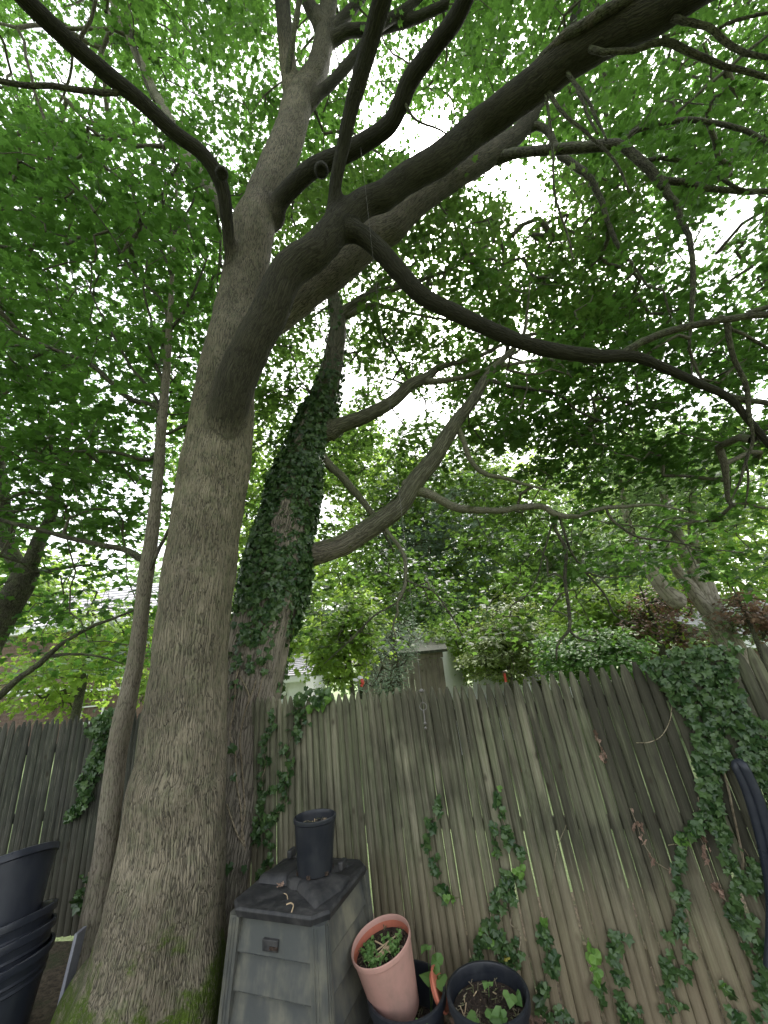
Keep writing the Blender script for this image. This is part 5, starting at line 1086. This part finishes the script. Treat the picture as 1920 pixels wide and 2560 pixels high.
m = MB(); m.box((-0.01, -f_(0.12) - 0.004, 0.11), (0.50, 0.03, 0.20), np.array(Matrix.Rotation(math.atan2(HB - HT, ZT), 3, 'X'))); m.obj("hatch", M_black, bevel=0.005, **loc(comp))
# litter lying on the lid
Mc = frame_at((CX, CY, 0), CR)
def on_lid(x, y, z=ZT + 0.022): return np.array(Mc @ Vector((x, y, z)))
def straw(label, a, b, r=0.0022, mat=M_straw, name="straw"):
    c = (np.array(a) + np.array(b)) / 2; m = MB(); m.tube(smooth_path(np.array([a, c + np.array([0.004, 0.006, 0.004]), b]), 0.01), r, 5); o = m.obj(name, mat, None, True); return tag(o, label, "straw")
straw("thin curved straw lying in the sunken lid of the composter", on_lid(-0.03, -0.17), on_lid(0.03, -0.22))
straw("short white straw at the front edge of the lid", on_lid(0.055, -0.27), on_lid(0.095, -0.262), 0.0035)
straw("orange bent straw hanging over the front edge of the lid", on_lid(0.095, -0.262), on_lid(0.115, -0.31, ZT + 0.01), 0.0035)
lf = empty("fallen_leaf", on_lid(-0.10, -0.11), "small orange dry leaf lying on the composter lid", "leaf")
put_leaves("leaf_blade", DRY_MESH, np.array([on_lid(-0.10, -0.11), on_lid(-0.09, -0.10), on_lid(-0.11, -0.105)]) + np.array([[0, 0, 0.006], [0, 0, 0.01], [0, 0, 0.008]]), basis(np.array([[1, 0, 0.2], [0, 1, 0.3], [-1, 0.5, 0.2]]), np.array([[0, 0.2, 1.0], [0.3, 0, 1], [0, -0.2, 1]])), np.array([0.05, 0.045, 0.05]), lf, [0, 1, 0])

# ---- plant pots
def pot(name, label, cat, M, r0, r1, h, mat, inner=None, rim=0.012, rim_h=0.035, soil_z=None, bands=(), holes=False, thick=0.006, soil_mat_=None, group=None, roll=0.010):
    """round tapered pot standing on M; r0 at the foot, r1 at the rim"""
    root = bpy.data.objects.new(name, None); COL.objects.link(root); root.matrix_world = M; root.rotation_mode = 'XYZ'; tag(root, label, cat, group)
    rr = lambda z: r0 + (r1 - r0) * z / h
    m = MB(); prof = [(0.001, 0.0), (r0 * 0.97, 0.0), (r0, 0.006)]
    for b in bands:
        prof += [(rr(b - 0.012), b - 0.012), (rr(b) + 0.008, b - 0.004), (rr(b) + 0.008, b + 0.004), (rr(b + 0.012), b + 0.012)]
    prof += [(rr(h - rim_h) , h - rim_h)]
    m.lathe(prof, 48); body = m.obj("body", mat, root, True, False)
    m = MB(); m.lathe([(r1 - thick, h - rim_h), (rr(h - rim_h) , h - rim_h), (r1 + rim * 0.75, h - rim_h + 0.006), (r1 + rim, h - 0.010), (r1 + rim - 0.001, h - 0.003), (r1 + rim - 0.006, h), (r1 - thick + 0.003, h - 0.001), (r1 - thick, h - 0.006), (r1 - thick, h - rim_h)], 48); m.obj("rim", mat, root, True, False)
    m = MB(); m.lathe([(r1 - thick, h - rim_h + 0.001), (r0 - thick, 0.012), (0.001, 0.012)], 48); m.obj("inside", inner or mat, root, True, False)
    if soil_z is not None:
        m = MB(); rs = rr(soil_z) - thick - 0.001; V = [(0, 0, soil_z + 0.012)]; F = []
        for q in range(1, 9):
            for k in range(36):
                a = 2 * math.pi * k / 36; V.append((rs * q / 8 * math.cos(a), rs * q / 8 * math.sin(a), soil_z + (random.uniform(-0.010, 0.018) if q < 8 else 0)))
        F = [(0, 1 + k, 1 + (k + 1) % 36) for k in range(36)] + [(1 + (q - 1) * 36 + k, 1 + q * 36 + k, 1 + q * 36 + (k + 1) % 36, 1 + (q - 1) * 36 + (k + 1) % 36) for q in range(1, 8) for k in range(36)]
        m.add(V, F); m.obj("soil", soil_mat_ or M_soil, root, 'all', False)
        m = MB()                  # bits of bark and dead stalks lying on the soil
        for _ in range(70):
            a, q = random.uniform(0, 6.28), rs * math.sqrt(random.random()) * 0.95; c = np.array([q * math.cos(a), q * math.sin(a), soil_z + 0.014]); u = np.array([random.gauss(0, 1), random.gauss(0, 1), random.uniform(0, 0.6)]); u /= np.linalg.norm(u)
            m.tube([c - u * 0.012, c + u * random.uniform(0.008, 0.028)], random.uniform(0.0012, 0.003), 4)
        o = m.obj("soil_litter", M_vine, root, True, False); o["kind"] = "stuff"
    if holes:
        for k in range(6):
            a = 2 * math.pi * k / 6 + 0.35; m = MB(); m.box((r0 * 1.0 * math.cos(a), r0 * 1.0 * math.sin(a), 0.010), (0.018, 0.022, 0.018), np.array(Matrix.Rotation(a, 3, 'Z'))); m.obj("drain_hole", M_soil, root, False, False)
    return root
def tilt(c, toward, deg): # stands at c, tipped towards a direction in plan
    ax = Vector((-toward[1], toward[0], 0)).normalized(); return Matrix.Translation(Vector([float(v) for v in c])) @ Matrix.Rotation(math.radians(deg), 4, ax)
def stalks(root, pts, r, mat, name="dead_stalk"):
    for a, b in pts:
        m = MB(); m.tube([a, ((a[0] + b[0]) / 2 + 0.002, (a[1] + b[1]) / 2, (a[2] + b[2]) / 2), b], r, 5); m.obj(name, mat, root, True, False)
pb = on_lid(0.075, 0.02, ZT + 0.057)
nursery = pot("nursery_pot", "black plastic nursery pot standing on the composter lid", "plant pot", tilt(pb, (0.3, 1), 2.0), 0.110, 0.136, 0.295, M_black, soil_z=0.232, rim=0.006, rim_h=0.03, holes=True)
stalks(nursery, [((0.0, -0.03, 0.225), (0.004, -0.034, 0.285)), ((-0.006, -0.032, 0.225), (-0.010, -0.03, 0.272)), ((0.055, 0.0, 0.225), (0.066, 0.006, 0.275)), ((0.03, -0.02, 0.23), (0.062, 0.012, 0.262)), ((-0.06, -0.03, 0.225), (-0.062, -0.034, 0.255)), ((-0.045, -0.02, 0.225), (-0.04, -0.022, 0.255)), ((-0.03, 0.0, 0.228), (0.01, 0.02, 0.25))], 0.0026, M_straw)

tubR = pot("planting_tub", "large round black tub with soil and seedlings in front of the fence", "plant pot", tilt((0.315, 2.90, 0.0), (-0.2, -1), 1.0), 0.165, 0.208, 0.40, M_black, soil_z=0.325, rim=0.014, rim_h=0.05, bands=(0.12,))
tubL = pot("planting_tub", "black tub holding the tilted terracotta coloured pot", "plant pot", tilt((-0.125, 3.0, 0.0), (-0.2, -1), 1.0), 0.165, 0.21, 0.38, M_black, soil_z=0.20, rim=0.014, rim_h=0.05)
WEED = leaf_meshes("weed_leaf", HEART, [M_weed], 4); SMALLW = leaf_meshes("small_leaf", OVAL, [M_weed], 3)
def weeds_in(root, spots, size, zb, name="seedling_leaf", mesh=None, normal=(0, -0.35, 1.0)):
    M = root.matrix_world; P = np.array([[x, y, z] for x, y, z in spots]); n = len(P)
    B = basis(rng.normal(0, 1, (n, 3)) * np.array([1, 1, 0.2]), np.array(normal) + rng.normal(0, 0.3, (n, 3)))
    for i in range(n):
        o = bpy.data.objects.new(name, (mesh or WEED)[i % len(mesh or WEED)]); COL.objects.link(o); o.parent = root; s_ = size * random.uniform(0.75, 1.2)
        o.matrix_local = Matrix([[float(B[i, r, c] * s_) for c in range(3)] + [float(P[i, r])] for r in range(3)] + [[0, 0, 0, 1]])
        m = MB(); m.tube([(P[i, 0] * 0.96, P[i, 1] * 0.96, zb), tuple(P[i] - B[i, :, 1] * s_ * 0.3)], 0.0015, 4); m.obj("seedling_stalk", M_weed, root, True, False)
weeds_in(tubR, [(0.01, 0.06, 0.39), (0.115, -0.01, 0.365), (0.155, 0.0, 0.355), (-0.10, -0.07, 0.345), (-0.105, -0.115, 0.345), (0.0, -0.075, 0.36), (0.05, -0.12, 0.36), (0.025, -0.095, 0.35)], 0.075, 0.30)
stalks(tubR, [((0.026 * k - 0.12 + random.gauss(0, 0.012), 0.075 + random.gauss(0, 0.022), 0.30), (0.026 * k - 0.125 + random.gauss(0, 0.025), 0.085 + random.gauss(0, 0.02), 0.325 + random.uniform(-0.015, 0.025))) for k in range(10)] + [((-0.15, -0.02, 0.30), (-0.12, 0.0, 0.36)), ((-0.13, -0.05, 0.3), (-0.155, 0.0, 0.35))], 0.0028, M_straw)
weeds_in(tubL, [(0.13, 0.08, 0.50), (0.185, 0.05, 0.45), (0.13, 0.03, 0.40), (0.19, 0.02, 0.38), (0.03, -0.20, 0.33), (0.07, -0.205, 0.33)], 0.095, 0.22, name="vine_leaf", normal=(0, -0.7, 0.8))
# tilted terracotta coloured pot wedged in the tub
terra = pot("terracotta_pot", "tilted terracotta coloured pot with weeds wedged in a black tub", "plant pot", tilt((-0.185, 3.03, 0.275), (-0.78, -0.5), 14), 0.128, 0.176, 0.335, M_terra, inner=M_terra_in, soil_z=0.275, rim=0.004, rim_h=0.03)
bpy.context.view_layer.update()
ws = []
for cx_, cy_, nn in ((-0.085, -0.01, 46), (-0.055, -0.07, 32), (0.06, -0.035, 42), (0.03, 0.03, 14), (0.115, 0.02, 12), (-0.02, -0.10, 16), (-0.09, 0.06, 14)):
    for _ in range(nn): ws.append((cx_ + random.gauss(0, 0.022), cy_ + random.gauss(0, 0.022), 0.295 + random.uniform(0, 0.03)))
weeds_in(terra, [w_ for w_ in ws if math.hypot(w_[0], w_[1]) < 0.135], 0.024, 0.28, "weed_leaf", SMALLW)
stalks(terra, [((random.uniform(-0.1, 0.1), random.uniform(-0.1, 0.06), 0.288), (random.uniform(-0.1, 0.1), random.uniform(-0.1, 0.06), 0.30)) for _ in range(9)], 0.004, M_straw, "dry_stem")
sc = pot("saucer", "orange plastic saucer standing on edge behind the terracotta coloured pot", "saucer", Matrix.Translation((0.04, 2.99, 0.36)) @ Matrix.Rotation(math.radians(68), 4, Vector((0.25, 1, 0.1)).normalized()), 0.075, 0.09, 0.03, M_terra_in, rim=0.003, rim_h=0.01)

# ---- black tubs stacked at the left edge
TC = np.array([-2.86, 3.36]); LEAN = (-0.82, 0.57); pz, px_off = 0.0, 0.0
for k_, (lab, z0, tl, r1_) in enumerate((("lowest of the black tubs stacked at the left edge", 0.03, 7, 0.325), ("second black tub from the ground in the left stack", 0.13, 10, 0.33), ("third black tub from the ground in the left stack", 0.21, 13, 0.335), ("topmost black tub of the left stack, tipped furthest to the left", 0.54, 22, 0.335))):
    dx = -0.10 * (z0 / 0.5)
    pot("black_tub", lab, "tub", tilt((TC[0] + dx, TC[1] - 0.6 * dx, z0), LEAN, tl), 0.25, r1_, 0.44, M_tub, rim=0.016, rim_h=0.05, bands=(0.30, 0.34) if k_ < 3 else (), soil_z=0.1, group="stack of black tubs at the left edge")

# ---- grey board beside the slender trunk
gb = PY(158, 2450, 3.5); gt = PY(186, 2335, 3.52)
m = MB(); dv = unit(gt - gb); lo_ = gb - dv * 0.25; sx_ = np.array([0.022, 0, 0]); sy_ = np.array([0, 0.09, 0.0])
m.hexa([lo_, lo_ + sx_, lo_ + sx_ + sy_, lo_ + sy_], [gt, gt + sx_, gt + sx_ + sy_, gt + sy_]); tag(m.obj("board", M_grey, None, bevel=0.003), "thin grey board standing on end between the tubs and the slender trunk", "board")

# ---- black hose loop at the right edge
hp = [(1925, 2420), (1930, 2260), (1912, 2140), (1893, 2060), (1872, 1990), (1852, 1940), (1841, 1918), (1846, 1908), (1858, 1915), (1876, 1950), (1897, 2000), (1918, 2070), (1940, 2160), (1958, 2280), (1962, 2420)]
P = np.array([onF(x, y, 0.10 + (0.02 if i > 7 else 0)) for i, (x, y) in enumerate(hp)]); m = MB(); m.tube(smooth_path(P, 0.02), 0.026, 14); tag(m.obj("black_hose", M_tub, None, True), "thick black hose bent double against the ivy at the right edge", "hose")

# ---- hanging wire with ring and hook
wx = PY(1053, 1722, 2.45); ztop = PY(905, 372, 2.45)[2]
hook = empty("wire_hanger", (wx[0], wx[1], wx[2]), "rusty ring and hook on a thin wire hanging in front of the fence", "hanger")
zw = lambda y: PY(1053 + 0.112 * (y - 1720), y, 2.45)[2]
m = MB(); m.tube([(wx[0], wx[1], zw(1762)), (wx[0], wx[1], zw(1300)), (wx[0], wx[1], ztop + 0.03)], 0.0011, 5); m.obj("wire", M_metal, hook)
m = MB(); m.lathe([(0.001, -0.012), (0.012, -0.006), (0.015, 0.0), (0.010, 0.008), (0.001, 0.012)], 10, Matrix.Translation((wx[0], wx[1], zw(1727)))); m.obj("swivel", M_metal, hook, True)
th_ = np.linspace(0, 2 * math.pi, 25); rr_ = (zw(1757) - zw(1776)) / 2; cz_ = zw(1766)
m = MB(); m.tube([(wx[0] + rr_ * math.cos(t), wx[1] - 0.2 * rr_ * math.cos(t), cz_ + rr_ * math.sin(t)) for t in th_], 0.0022, 6, False); m.obj("ring", M_metal, hook, True)
m = MB(); m.tube([(wx[0], wx[1], zw(1776)), (wx[0], wx[1], zw(1806))], 0.004, 7); m.obj("rod", M_metal, hook, True)
for yk in (1808, 1820):
    m = MB(); m.lathe([(0.001, -0.008), (0.006, -0.005), (0.0085, 0.0), (0.006, 0.005), (0.001, 0.008)], 10, Matrix.Translation((wx[0], wx[1], zw(yk)))); m.obj("knob", M_metal, hook, True)

# ================================================================ buildings beyond the fence
def plane_boards(parent, a, b, z0, z1, w, mat, name="board", thick=0.02, gap=0.004, out=None):
    a, b = np.array(a, float), np.array(b, float); L = np.linalg.norm(b - a); u = (b - a) / L; nrm = np.array([u[1], -u[0]]); n = int(L / w); meshes = []
    me = None
    for i in range(n):
        c = a + u * (i + 0.5) * (L / n); 
        if me is None or i < 4:
            m = MB(); m.box((0, 0, (z1 - z0) / 2), (L / n - gap, thick, z1 - z0)); o = m.obj(name, mat, parent, False, False); me = o.data
        else:
            o = bpy.data.objects.new(name, me); COL.objects.link(o); o.parent = parent
        pl = parent.location; R = Matrix.Rotation(math.atan2(u[1], u[0]), 4, 'Z')
        o.matrix_local = Matrix.Translation((c[0] - pl.x + nrm[0] * random.uniform(0, 0.004), c[1] - pl.y + nrm[1] * random.uniform(0, 0.004), z0)) @ R
# grey shed with a white side
SY = 9.6
sl, sr, se = PY(905, 1690, SY), PY(1108, 1690, SY), PY(1165, 1690, SY + 1.6)
eave = PY(1085, 1632, SY)[2]
shed = empty("garden_shed", (sl[0], sl[1], 0), "weathered vertical board shed with a white side wall beyond the fence", "shed")
plane_boards(shed, sl[:2], sr[:2], 0, eave - 0.12, 0.13, M_shedwood)
plane_boards(shed, sr[:2], se[:2], 0, eave + 0.12, 0.22, M_white, "white_board")
m = MB(); m.box(((sl[0] + sr[0]) / 2, SY - 0.03, eave - 0.05), (sr[0] - sl[0] + 0.1, 0.06, 0.13)); m.obj("fascia", M_shedwood, shed)
m = MB(); m.box((sr[0] - 0.02, SY - 0.03, (eave - 0.13) / 2), (0.10, 0.05, eave - 0.13)); m.obj("corner_trim", M_shedwood, shed)
m = MB(); m.hexa([(sl[0] - 0.2, SY - 0.25, eave), (sr[0] + 0.15, SY - 0.25, eave), (sr[0] + 0.3, SY + 2.2, eave + 0.55), (sl[0] - 0.2, SY + 2.2, eave + 0.55)], [(sl[0] - 0.2, SY - 0.25, eave + 0.06), (sr[0] + 0.15, SY - 0.25, eave + 0.06), (sr[0] + 0.3, SY + 2.2, eave + 0.61), (sl[0] - 0.2, SY + 2.2, eave + 0.61)]); m.obj("roof", M_fence2, shed)
m = MB(); m.box(((sl[0] + sr[0]) / 2 - 0.12, SY - 0.012, (eave - 0.2) / 2), (0.025, 0.02, eave - 0.2)); m.obj("door_gap", M_soil, shed)
# low white building right of the shed
wl_ = empty("white_outbuilding", G(1250, 11), "low pinkish white board wall right of the shed", "outbuilding")
a_, b_ = G(1170, 11.5), G(1275, 11); plane_boards(wl_, a_[:2], b_[:2], 0, 1.85, 0.2, M_white)
rp = empty("red_post", G(1262, 8.5), "small orange red post showing over the fence", "post"); c = PY(1262, 1690, 8.5); m = MB(); m.box((c[0], c[1], c[2] / 2), (0.04, 0.05, c[2] + 0.10)); m.obj("post", M_red, rp)
m = MB(); m.box((c[0], c[1], c[2] + 0.075), (0.07, 0.08, 0.04)); m.obj("post_cap", M_shing, rp)
tp_ = empty("pale_canopy", G(1358, 10), "pale low roof showing above the fence left of the dogwood", "canopy"); c = PY(1358, 1684, 10)
m = MB(); m.hexa([(c[0] - 0.5, 9.7, c[2] - 0.12), (c[0] + 0.5, 9.7, c[2] - 0.10), (c[0] + 0.5, 11.2, c[2] + 0.12), (c[0] - 0.5, 11.2, c[2] + 0.10)], [(c[0] - 0.5, 9.7, c[2] - 0.06), (c[0] + 0.5, 9.7, c[2] - 0.04), (c[0] + 0.5, 11.2, c[2] + 0.18), (c[0] - 0.5, 11.2, c[2] + 0.16)]); m.obj("roof", M_roof, tp_)
for sx_ in (-0.45, 0.45):
    for yy in (9.8, 11.1): m = MB(); m.tube([(c[0] + sx_, yy, 0), (c[0] + sx_, yy, c[2] - 0.06)], 0.03, 8); m.obj("leg", M_white, tp_, True)

def house(name, label, x0, x1, Y, depth, eave_z, ridge_z, wall_mat, roof_mat, courses, windows, course_w=0.0):
    root = empty(name, (x0, Y, 0), label, "house")
    m = MB(); m.box(((x0 + x1) / 2, Y + depth / 2, eave_z / 2), (x1 - x0, depth, eave_z)); m.obj("wall", wall_mat, root)
    zc = 0.6; k = 0
    while zc < eave_z - 0.15:        # courses of shingles / clapboards, each its own board
        m = MB(); hgt = courses; m.hexa([(x0, Y - 0.045, zc), (x1, Y - 0.045, zc), (x1, Y - 0.002, zc), (x0, Y - 0.002, zc)], [(x0, Y - 0.016, zc + hgt), (x1, Y - 0.016, zc + hgt), (x1, Y - 0.002, zc + hgt), (x0, Y - 0.002, zc + hgt)])
        m.obj("siding_board", wall_mat, root); zc += courses
    m = MB(); m.box(((x0 + x1) / 2, Y - 0.22, eave_z + 0.02), (x1 - x0 + 0.5, 0.40, 0.24)); m.obj("fascia", M_white, root)
    ov = 0.4; yr = Y + depth / 2
    n = 12
    for i in range(n):               # roof courses up the near slope
        t0, t1 = i / n, (i + 1) / n; y0, y1 = Y - ov + (yr - Y + ov) * t0, Y - ov + (yr - Y + ov) * t1; za, zb = eave_z + 0.15 + (ridge_z - eave_z) * t0, eave_z + 0.15 + (ridge_z - eave_z) * t1
        m = MB(); m.hexa([(x0 - 0.3, y0, za), (x1 + 0.3, y0, za), (x1 + 0.3, y1, zb - 0.03), (x0 - 0.3, y1, zb - 0.03)], [(x0 - 0.3, y0, za + 0.05), (x1 + 0.3, y0, za + 0.05), (x1 + 0.3, y1, zb), (x0 - 0.3, y1, zb)]); m.obj("roof_course", roof_mat, root)
    m = MB(); m.hexa([(x0 - 0.3, yr, ridge_z + 0.05), (x1 + 0.3, yr, ridge_z + 0.05), (x1 + 0.3, Y + depth + ov, eave_z + 0.1), (x0 - 0.3, Y + depth + ov, eave_z + 0.1)], [(x0 - 0.3, yr, ridge_z + 0.15), (x1 + 0.3, yr, ridge_z + 0.15), (x1 + 0.3, Y + depth + ov, eave_z + 0.2), (x0 - 0.3, Y + depth + ov, eave_z + 0.2)]); m.obj("roof", roof_mat, root)
    for wx_, wz, ww, wh in windows:
        m = MB(); t = 0.09
        for c_, d_ in (((wx_ - ww / 2, Y - 0.07, wz), (t, 0.06, wh + t)), ((wx_ + ww / 2, Y - 0.07, wz), (t, 0.06, wh + t)), ((wx_, Y - 0.07, wz + wh / 2), (ww - t, 0.06, t)), ((wx_, Y - 0.07, wz - wh / 2), (ww - t, 0.06, t)), ((wx_, Y - 0.07, wz), (ww - t, 0.05, 0.05))): m.box(c_, d_)
        fr_ = m.obj("window", M_white, root); m = MB(); m.box((wx_, Y - 0.058, wz), (ww - t, 0.012, wh - t)); m.obj("pane", M_glass, fr_)
    return root
HY = 17.0
hx = lambda x, y: PY(x, y, HY)
e_l = hx(150, 1722); 
house("shingled_house", "brown shingled house with white trim behind the leaves at left", hx(-120, 1730)[0], hx(345, 1700)[0], HY, 6.0, hx(150, 1575)[2], hx(300, 1500)[2] + 1.2, M_shing, M_roof, 0.16, [(hx(125, 1672)[0], hx(125, 1672)[2], 0.8, 0.7), (hx(295, 1695)[0], hx(295, 1695)[2], 0.5, 0.8), (hx(235, 1765)[0], hx(235, 1765)[2], 0.9, 1.2)])
pc = hx(145, 1725); porch = empty("white_awning", (pc[0], HY - 0.6, 0), "white awning edge on the wall of the shingled house at left", "awning")
m = MB(); m.box((pc[0], HY - 0.75, pc[2]), (1.7, 1.2, 0.22)); m.obj("roof", M_white, porch)
h2 = lambda x, y: PY(x, y, 19.0)
house("pale_house", "pale shingled house glimpsed right of the ivy covered trunk", h2(560, 1700)[0], h2(765, 1700)[0], 19.0, 5.0, h2(720, 1700)[2], h2(720, 1640)[2], M_white, M_roof, 0.18, [(h2(700, 1735)[0], h2(700, 1735)[2], 0.5, 0.6)])
h3 = lambda x, y: PY(x, y, 11.5)
house("clapboard_house", "pale grey clapboard house at the right edge behind the dark stems", h3(1838, 1600)[0], h3(2200, 1600)[0], 11.5, 6.0, h3(1890, 1608)[2], h3(1890, 1500)[2] , M_shing, M_roof, 0.14, [])

# ---- small red and white ornament
oc_ = PY(895, 1698, 6.0); orn = empty("garden_ornament", (oc_[0], oc_[1], 0), "small red and white ornament on a stick showing above the fence", "ornament")
m = MB(); m.tube([(oc_[0], oc_[1], 0), (oc_[0], oc_[1], oc_[2] - 0.03)], 0.008, 6); m.obj("stick", M_metal, orn)
for nm, px_, py_, r_, mt, rot in (("wing", 889, 1700, (0.045, 0.02, 0.022), M_white, 0.35), ("wing", 901, 1694, (0.042, 0.02, 0.024), M_white, 0.2), ("body", 906, 1704, (0.026, 0.024, 0.045), M_red, -0.3), ("foot", 904, 1714, (0.022, 0.02, 0.02), M_red, 0.2)):
    c = PY(px_, py_, 6.0); m = MB(); pr = [(math.sin(t) , -math.cos(t)) for t in np.linspace(0.02, math.pi - 0.02, 9)]
    m.lathe(pr, 14, Matrix.Translation(Vector([float(v) for v in c])) @ Matrix.Rotation(rot, 4, 'Y') @ Matrix.Diagonal((*r_, 1))); m.obj(nm, mt, orn, 'all')

# ---- leaf litter along the fence foot
n = 900; s_ = rng.uniform(-1.6, 2.6, n); off_ = np.abs(rng.normal(0, 0.25, n)) + 0.03
pos = np.column_stack([FA[0] + FD[0] * s_ + FNn[0] * off_, FA[1] + FD[1] * s_ + FNn[1] * off_, 0.02 + rng.uniform(0, 0.03, n)])
leaf_stuff("leaf_litter", OVAL, pos, basis(rng.normal(0, 1, (n, 3)) * np.array([1, 1, 0.3]), np.array([0, 0, 1.0]) + rng.normal(0, 0.4, (n, 3))), rng.uniform(0.03, 0.07, n), rng.random(n), M_dry)
print("LEAVES", cnt)
